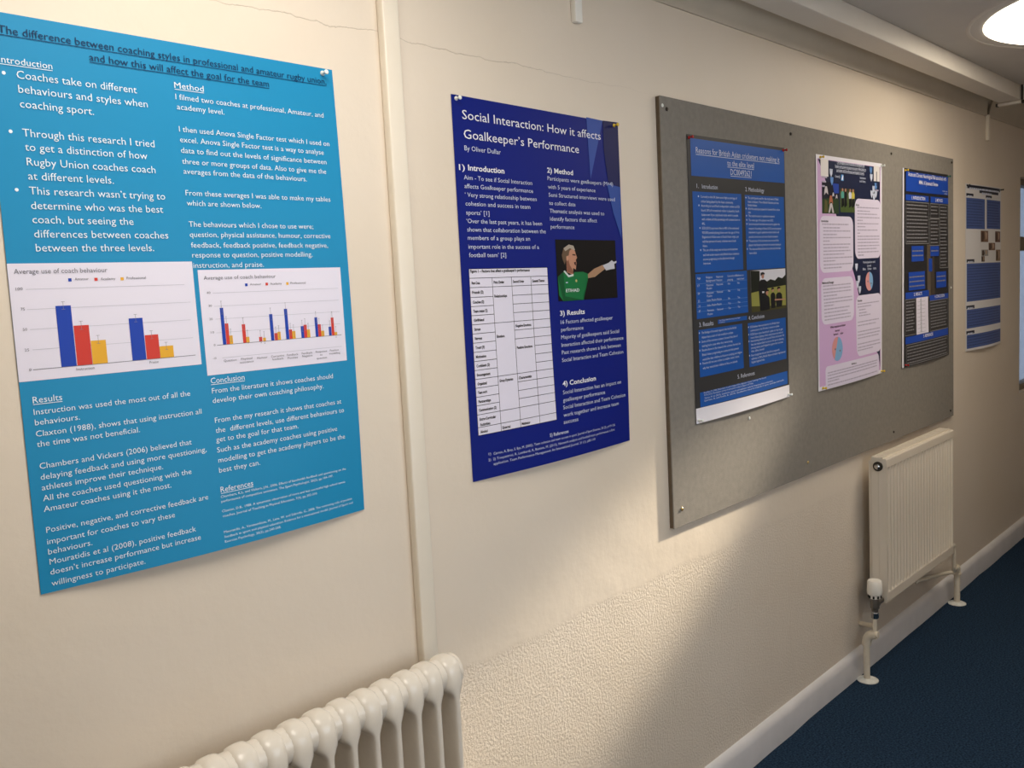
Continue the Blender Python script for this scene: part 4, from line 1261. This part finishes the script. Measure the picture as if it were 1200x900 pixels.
# --- pale poster on the wall beyond the board
d = P['P6']
t, base = sheet('P6', 'poster', 'white poster with slate blue text blocks, on the wall beyond the grey board', ink('paper_white', 222, 220, 222))
pr = Print('P6')
for k, r in enumerate(d['blue']):
    pr.g = k
    pr.rect(r, ink('slate_panel', 76, 98, 158), 0.0006)
    x0, y0, x1, y1 = r
    y = y0 + 15
    while y < y1 - 5:
        greek(pr, [[x0 + 8, x1 - 14 - (int(y) * 31 % 40), y]], ink('slate_text', 52, 68, 118), 5.0, int(y), 0.0010)
        y += 14
pr.each('text_panel', t, base)
pr = Print('P6')
for k, r in enumerate(d['navy']):
    pr.g = k
    pr.rect(r, ink('label_navy', 26, 32, 54), 0.0008)
    if k == 0:
        greek(pr, [[r[0] + 30, r[2] - 20, r[1] + 22]], SOFT, 10, 4, 0.0011)
    elif k == 1:
        greek(pr, [[r[0] + 40, r[2] - 130, r[1] + 20]], SOFT, 10, 4, 0.0011)
    else:
        greek(pr, [[r[0] + 14, r[2] - 20, r[1] + 17]], SOFT, 8, 9, 0.0011)
pr.each('header_label', t, base)
for r, cs in zip(d['pics'], ((120, 92, 76), (108, 78, 72), (120, 136, 110), (150, 148, 148), (96, 88, 84), (140, 116, 96))):
    pr = Print('P6')
    pr.rect(r, ink('picture_%d' % cs[0], *cs), 0.0008)
    x0, y0, x1, y1 = r
    w, h = x1 - x0, y1 - y0
    pr.poly(fp((.1, .15), (.35, .1), (.45, .6), (.3, .95), (.08, .9)), ink('picture_dark', 70, 52, 46), 0.0010)
    pr.poly(fp((.55, .05), (.85, .2), (.8, .7), (.6, .8)), ink('picture_light', 176, 150, 130), 0.0010)
    pr.build('picture', t, base)

flush_text()


# ------------------------------------------------------------------ push pins
def pin(n, U, V, colour, label, col_name, style='push'):
    p = surf(n, U, V) if n else Vector((U, -0.016, V))
    bm = bmesh.new()
    if style == 'push':
        pf = [(0.0, 0.0), (0.0042, 0.0), (0.0046, -0.001), (0.0042, -0.0028), (0.0024, -0.0042), (0.0021, -0.0075), (0.0030, -0.0105), (0.0042, -0.0122), (0.0043, -0.0142), (0.0034, -0.0152), (0.0, -0.0155)]
        pf = [(r * 1.05, y) for r, y in pf]
    else:
        pf = [(0.0, 0.0), (0.005, 0.0), (0.0052, -0.001), (0.0035, -0.0022), (0.0, -0.0026)]
    lathe(bm, pf, 'Y', 18)
    o = link('push_pin' if style == 'push' else 'drawing_pin', bm, colour, loc=(p.x, p.y - 0.0004, p.z), auto=50)
    tag(o, label, 'pin', 'pins on posters and board')
    return o


CLEAR = mat('pin_white', rgb(236, 240, 236), 0.15)
YEL = mat('pin_yellow', rgb(226, 190, 60), 0.2)
RED = mat('pin_red', rgb(170, 34, 38), 0.2)
GRN = mat('pin_green', rgb(40, 98, 84), 0.2)
BLK = mat('pin_black', rgb(24, 24, 26), 0.2)


def pp(k, i):
    return P[k]['pins'][i]


def inx(u, m_=9.0):
    return min(max(u, m_), 594 - m_)


def iny(v, m_=9.0):
    return min(max(v, m_), 841 - m_)


pin('P1', pp('P1', 1)[0] - 6, pp('P1', 1)[1], CLEAR, 'white push pin in the top right corner of the turquoise poster', 'white')
pin('P2', inx(pp('P2', 0)[0] - 6), pp('P2', 0)[1], CLEAR, 'white push pin in the top left corner of the dark blue goalkeeper poster', 'white')
pin('P2', inx(pp('P2', 1)[0] - 6), pp('P2', 1)[1], YEL, 'yellow push pin in the top right corner of the dark blue goalkeeper poster', 'yellow')
pin('P3', inx(pp('P3', 0)[0] - 8), iny(pp('P3', 0)[1]), RED, 'red push pin in the top left corner of the cricket poster', 'red')
pin('P3', inx(pp('P3', 1)[0] - 8), iny(pp('P3', 1)[1]), RED, 'red push pin in the top right corner of the cricket poster', 'red')
pin('P3', inx(pp('P3', 2)[0]), iny(pp('P3', 2)[1]), CLEAR, 'white push pin in the bottom left corner of the cricket poster', 'white')
pin('P3', inx(pp('P3', 3)[0]), iny(pp('P3', 3)[1]), CLEAR, 'white push pin in the bottom right corner of the cricket poster', 'white')
pin('P4', inx(pp('P4', 0)[0] - 6), iny(pp('P4', 0)[1]), YEL, 'yellow push pin in the top left corner of the pink and navy poster', 'yellow')
pin('P4', inx(pp('P4', 1)[0]), iny(pp('P4', 1)[1]), CLEAR, 'white push pin in the top right corner of the pink and navy poster', 'white')
pin('P4', inx(pp('P4', 2)[0]), iny(pp('P4', 2)[1]), YEL, 'yellow push pin in the bottom left corner of the pink and navy poster', 'yellow')
pin('P4', inx(pp('P4', 3)[0]), iny(pp('P4', 3)[1]), YEL, 'yellow push pin in the bottom right corner of the pink and navy poster', 'yellow')
pin('P5', inx(pp('P5', 0)[0]), iny(pp('P5', 0)[1]), YEL, 'yellow push pin in the top left corner of the black and blue poster', 'yellow')
pin('P5', inx(pp('P5', 1)[0]), iny(pp('P5', 1)[1]), GRN, 'green push pin in the top right corner of the black and blue poster', 'green')
pin('P5', inx(pp('P5', 2)[0]), iny(pp('P5', 2)[1]), RED, 'red push pin in the bottom left corner of the black and blue poster', 'red')
pin('P6', inx(pp('P6', 0)[0]), iny(pp('P6', 0)[1]), BLK, 'black push pin in the top left corner of the farthest poster', 'black')
pin('P6', inx(pp('P6', 1)[0]), iny(pp('P6', 1)[1]), BLK, 'black push pin in the top right corner of the farthest poster', 'black')
pin(None, 2.121, 2.076, CLEAR, 'white drawing pin at the upper left edge of the grey board', 'white', 'flat')
pin(None, 2.556, 1.153, CLEAR, 'white drawing pin in the grey board just below the cricket poster', 'white', 'flat')
pin(None, 4.490, 1.506, CLEAR, 'white drawing pin near the right edge of the grey board', 'white', 'flat')


# ------------------------------------------------------------------ old column radiator under the turquoise poster
PITCH = 0.0507
XE = 1.147           # centre of the last section
NS = 14
RY = -0.092          # centre line from the wall
TOPZ = 0.868
cr = thing('column_radiator', (XE - PITCH * (NS - 1) / 2, RY, 0.0), 'old cream ribbed column radiator on the floor below the turquoise poster', 'radiator')


def section_mesh():
    bm = bmesh.new()
    zs = []
    #       z      half-width x   half-depth y
    tab = [(0.868, 0.000, 0.000), (0.8672, 0.0090, 0.0090), (0.8650, 0.0158, 0.0165), (0.8605, 0.0212, 0.0235), (0.854, 0.0240, 0.0300), (0.845, 0.0252, 0.0350), (0.834, 0.0254, 0.0385), (0.822, 0.0254, 0.0402),
           (0.814, 0.0252, 0.0405), (0.808, 0.0240, 0.0405), (0.803, 0.0205, 0.0405), (0.798, 0.0150, 0.0405), (0.792, 0.0112, 0.0405), (0.782, 0.0092, 0.0405), (0.70, 0.0085, 0.0405), (0.45, 0.0085, 0.0405), (0.22, 0.0085, 0.0405),
           (0.18, 0.0150, 0.0405), (0.155, 0.0215, 0.0405), (0.13, 0.0252, 0.0395), (0.11, 0.0250, 0.036), (0.095, 0.020, 0.028), (0.09, 0.0, 0.0)]
    seg = 28
    rings = []
    for z, a, b in tab:
        if a == 0:
            rings.append([bm.verts.new((0, 0, z))])
            continue
        e = 2.9 if z > 0.80 or z < 0.15 else (3.4 if z > 0.78 else 4.0)
        ring = []
        for k in range(seg):
            t_ = 2 * math.pi * k / seg
            c, s = math.cos(t_), math.sin(t_)
            ring.append(bm.verts.new((a * math.copysign(abs(c) ** (2 / e), c), b * math.copysign(abs(s) ** (2 / e), s), z)))
        rings.append(ring)
    for p, q in zip(rings[:-1], rings[1:]):
        for k in range(seg):
            j = (k + 1) % seg
            if len(p) == 1:
                bm.faces.new((p[0], q[k], q[j]))
            elif len(q) == 1:
                bm.faces.new((p[k], q[0], p[j]))
            else:
                bm.faces.new((p[k], q[k], q[j], p[j]))
    # hub stubs that join neighbouring sections
    for zc in (0.831, 0.13):
        lathe(bm, [(0.0, -PITCH / 2), (0.0325, -PITCH / 2), (0.0325, PITCH / 2), (0.0, PITCH / 2)], 'X', 20, (0, 0, zc))
    bmesh.ops.recalc_face_normals(bm, faces=bm.faces[:])
    return bm


first = None
for i in range(NS):
    x = (i - (NS - 1) / 2) * PITCH
    if first is None:
        first = link('section', section_mesh(), RADW, parent=cr, loc=(x, 0, 0), auto=50)
    else:
        o = first.copy()
        COL.objects.link(o)
        o.location = (x, 0, 0)
xe = (NS - 1) / 2 * PITCH
bm = bmesh.new()
lathe(bm, [(0.0, 0.0), (0.022, 0.0), (0.022, 0.004), (0.013, 0.0045), (0.012, 0.010), (0.0, 0.011)], 'X', 20, (xe + PITCH / 2, 0, 0.829))
link('end_plug', bm, RADW, parent=cr, auto=40)
for sx in (-1, 1):
    bm = bmesh.new()
    lathe(bm, [(0.0, 0.0), (0.022, 0.0), (0.018, 0.01), (0.014, 0.05), (0.017, 0.10), (0.0, 0.10)], 'Z', 16, (sx * xe, 0, 0.0))
    link('foot', bm, RADW, parent=cr, auto=40)

# ------------------------------------------------------------------ panel radiator below the board
RX0, RX1, RZ0, RZ1 = 3.437, 4.222, 0.303, 0.876
RYF, RYB = -0.110, -0.052
rd = thing('panel_radiator', ((RX0 + RX1) / 2, -0.08, 0.0), 'cream panel radiator with vertical grooves on the wall below the grey board', 'radiator')
ro = Vector((-(RX0 + RX1) / 2, 0.08, 0.0))
NG = 23
bm = bmesh.new()
gp = (RX1 - RX0 - 0.016) / NG
xs, zs = [], []
xs = [RX0, RX0 + 0.004]
for i in range(NG):
    c = RX0 + 0.008 + gp * (i + 0.5)
    xs += [c - gp * 0.375, c - gp * 0.265, c, c + gp * 0.265, c + gp * 0.375]
xs += [RX1 - 0.004, RX1]
ZT, ZB = RZ1 - 0.034, RZ0 + 0.040
zs = [RZ1, RZ1 - 0.004, ZT + 0.004, ZT, ZT - 0.001, ZT - 0.007, ZT - 0.014, (ZT + ZB) / 2, ZB + 0.010, ZB + 0.003, ZB, ZB - 0.004, RZ0 + 0.016, RZ0 + 0.004, RZ0]


def gd(x, z):
    """groove depth: flat ridges, deep pocket at the upper end, ramp at the lower end"""
    if x < RX0 + 0.0075 or x > RX1 - 0.0075:
        g_ = 0.0
    else:
        f = ((x - RX0 - 0.008) / gp) % 1.0 - 0.5
        a = abs(f)
        g_ = 1.0 if a < 0.27 else max(0.0, 1 - (a - 0.27) / 0.10)
    dep = 0.0085
    if z > ZT - 0.0005:
        dep = 0.0
    elif z > ZT - 0.014:
        dep = 0.0085 + 0.016 * (1 - (ZT - z) / 0.014)
    if z < ZB + 0.010:
        dep *= max(0.0, min(1.0, (z - ZB) / 0.010))
    edge = 0.003 if (z > RZ1 - 0.002 or z < RZ0 + 0.002) else 0.0
    return g_ * dep + edge


G = [[bm.verts.new((x, RYF + gd(x, z), z)) for x in xs] for z in zs]
for a, b in zip(G[:-1], G[1:]):
    for k in range(len(xs) - 1):
        bm.faces.new((a[k], b[k], b[k + 1], a[k + 1]))
r = bmesh.ops.extrude_face_region(bm, geom=bm.faces[:])
vv = [v for v in r['geom'] if isinstance(v, bmesh.types.BMVert)]
for v in vv:
    v.co.y = RYF + 0.030
bmesh.ops.recalc_face_normals(bm, faces=bm.faces[:])
link('front_panel', shift(bm, ro), PANELW, parent=rd, auto=30)
bm = bmesh.new()
box(bm, RX0 + 0.006, RX1 - 0.006, RYB, RYB + 0.014, RZ0 + 0.01, RZ1 - 0.012, bevel=0.004)
link('back_panel', shift(bm, ro), PANELW, parent=rd, auto=30)
for sx, x in ((0, RX0), (1, RX1 - 0.002)):
    bm = bmesh.new()
    box(bm, x, x + 0.002, RYF + 0.0305, RYB, RZ0 + 0.004, RZ1 + 0.004, bevel=0.0006, seg=1)
    link('side_cover', shift(bm, ro), PANELW, parent=rd)
# convector top grille with slots
bm = bmesh.new()
ya, yb = RYF + 0.0150, RYB
box(bm, RX0 + 0.0025, RX1 - 0.0025, ya, ya + 0.008, RZ1 - 0.004, RZ1 + 0.006)
box(bm, RX0 + 0.0025, RX1 - 0.0025, yb - 0.008, yb, RZ1 - 0.004, RZ1 + 0.006)
ng = 12
for i in range(ng + 1):
    x = RX0 + 0.0025 + (RX1 - RX0 - 0.005) * i / ng
    hw = 0.0305
    xa, xb = max(x - hw, RX0 + 0.0025), min(x + hw, RX1 - 0.0025)
    box(bm, xa, xb, ya + 0.008, yb - 0.008, RZ1 - 0.002, RZ1 + 0.0045)
link('top_grille', shift(bm, ro), PANELW, parent=rd)
bm = bmesh.new()
box(bm, RX0 + 0.02, RX1 - 0.02, RYF + 0.031, RYB - 0.004, RZ0 + 0.03, RZ1 - 0.02)
link('convector_core', shift(bm, ro), BLACK, parent=rd)
# air vent plug on the near end
bm = bmesh.new()
yc = (RYF + RYB) / 2 + 0.002
lathe(bm, [(0.0, -0.001), (0.0185, -0.001), (0.0185, -0.006), (0.0155, -0.0075), (0.0, -0.0075)], 'X', 24, (RX0, yc, RZ1 - 0.030), mi=0)
pl = link('vent_plug', shift(bm, ro), DARKM, parent=rd, auto=30)
bm = bmesh.new()
lathe(bm, [(0.0, -0.0078), (0.0105, -0.0078), (0.0105, -0.013), (0.006, -0.016), (0.0, -0.016)], 'X', 20, (RX0, yc, RZ1 - 0.030))
link('vent_screw', shift(bm, ro), CHROME, parent=pl, auto=30)
for x in (3.60, 4.04):
    bm = bmesh.new()
    box(bm, x - 0.015, x + 0.015, RYB + 0.0145, 0.0, 0.45, 0.80)
    link('wall_bracket', shift(bm, ro), PANELW, parent=rd)

# thermostatic valve and supply pipe at the near end
VX, VY = 3.362, -0.090
bm = bmesh.new()
lathe(bm, [(0.0, 0.343), (0.021, 0.343), (0.0215, 0.357), (0.0275, 0.360), (0.0290, 0.370), (0.0270, 0.409), (0.0235, 0.4135), (0.0, 0.414)], 'Z', 24, (VX, VY, 0.0))
tv = link('thermostat_head', shift(bm, ro), WHITEP, parent=rd, auto=35)
bm = bmesh.new()
for k in range(8):
    a = 2 * math.pi * k / 8 + 0.2
    c_, s_ = math.cos(a), math.sin(a)
    box(bm, VX + 0.0212 * c_ - 0.003, VX + 0.0212 * c_ + 0.003, VY + 0.0212 * s_ - 0.003, VY + 0.0212 * s_ + 0.003, 0.345, 0.355)
link('thermostat_slots', shift(bm, ro), BLACK, parent=tv)
bm = bmesh.new()
lathe(bm, [(0.0, 0.288), (0.013, 0.288), (0.014, 0.300), (0.018, 0.305), (0.018, 0.330), (0.0155, 0.341), (0.0, 0.341)], 'Z', 8, (VX, VY, 0.0))
lathe(bm, [(0.0, 0.0), (0.016, 0.0), (0.016, 0.018), (0.012, 0.020), (0.012, 0.064), (0.0, 0.064)], 'X', 16, (VX, VY, 0.318))
link('valve_body', shift(bm, ro), mat('grey_metal', rgb(120, 116, 110), 0.35, metal=0.7), parent=rd, auto=30)
bm = bmesh.new()
lathe(bm, [(0.0, 0.262), (0.0135, 0.262), (0.0145, 0.266), (0.0145, 0.284), (0.012, 0.288), (0.0, 0.288)], 'Z', 6, (VX, VY, 0.0))
link('union_nut', shift(bm, ro), CHROME, parent=rd, auto=20)
PIPE = mat('pipe_paint', rgb(222, 212, 194), 0.45, noise=0.05, nscale=30.0)
bm = bmesh.new()
tube(bm, [(VX, VY, 0.263), (VX, VY, 0.215)] + bend((VX, VY, 0.215), (VX, VY, 0.196), (VX, VY + 0.016, 0.190), 4)[1:], 0.0085, 14)
tube(bm, bend((VX, VY - 0.006, 0.196), (VX, -0.056, 0.196), (VX, -0.056, 0.150), 8), 0.0175, 16)
lathe(bm, [(0.0, 0.147), (0.0175, 0.147), (0.0175, 0.157), (0.0, 0.157)], 'Z', 18, (VX, -0.056, 0.0))
lathe(bm, [(0.0, -0.030), (0.0135, -0.030), (0.0135, -0.020), (0.0, -0.020)], 'Y', 16, (VX, VY + 0.018, 0.197))
tube(bm, [(VX, -0.056, 0.150), (VX, -0.056, 0.002)], 0.0120, 16)
tube(bm, [(VX, -0.088, 0.232), (VX + 0.03, -0.05, 0.217), (VX + 0.075, 0.0, 0.199)], 0.0095, 12)
link('supply_pipe', shift(bm, ro), PIPE, parent=rd, auto=40)
FL = mat('floor_flange', rgb(222, 222, 216), 0.3, metal=0.0, noise=0.12, nscale=60.0)
for x, y in ((VX + 0.004, -0.058), (4.425, -0.062)):
    bm = bmesh.new()
    lathe(bm, [(0.0, 0.001), (0.040, 0.001), (0.040, 0.004), (0.030, 0.009), (0.017, 0.012), (0.0, 0.012)], 'Z', 28, (x, y, 0.0))
    link('floor_flange', shift(bm, ro), FL, parent=rd, auto=40)
# return pipe at the far end
bm = bmesh.new()
XR = 4.425
tube(bm, [(4.222, -0.09, 0.330), (4.27, -0.09, 0.330)] + bend((4.27, -0.09, 0.33), (4.295, -0.09, 0.33), (4.295, -0.09, 0.30), 5) + bend((4.295, -0.09, 0.225), (4.295, -0.088, 0.195), (4.34, -0.075, 0.190), 5) + [(XR, -0.064, 0.185)], 0.0095, 14)
tube(bm, bend((XR - 0.03, -0.066, 0.187), (XR, -0.062, 0.187), (XR, -0.062, 0.150), 7), 0.0165, 16)
lathe(bm, [(0.0, 0.143), (0.019, 0.143), (0.019, 0.152), (0.0, 0.152)], 'Z', 18, (XR, -0.062, 0.0))
tube(bm, [(XR, -0.062, 0.150), (XR, -0.062, 0.002)], 0.0135, 16)
tube(bm, [(4.31, -0.080, 0.190)] + bend((4.25, -0.06, 0.195), (4.15, -0.035, 0.200), (4.05, 0.0, 0.200), 6), 0.0090, 12)
link('return_pipe', shift(bm, ro), PIPE, parent=rd, auto=40)
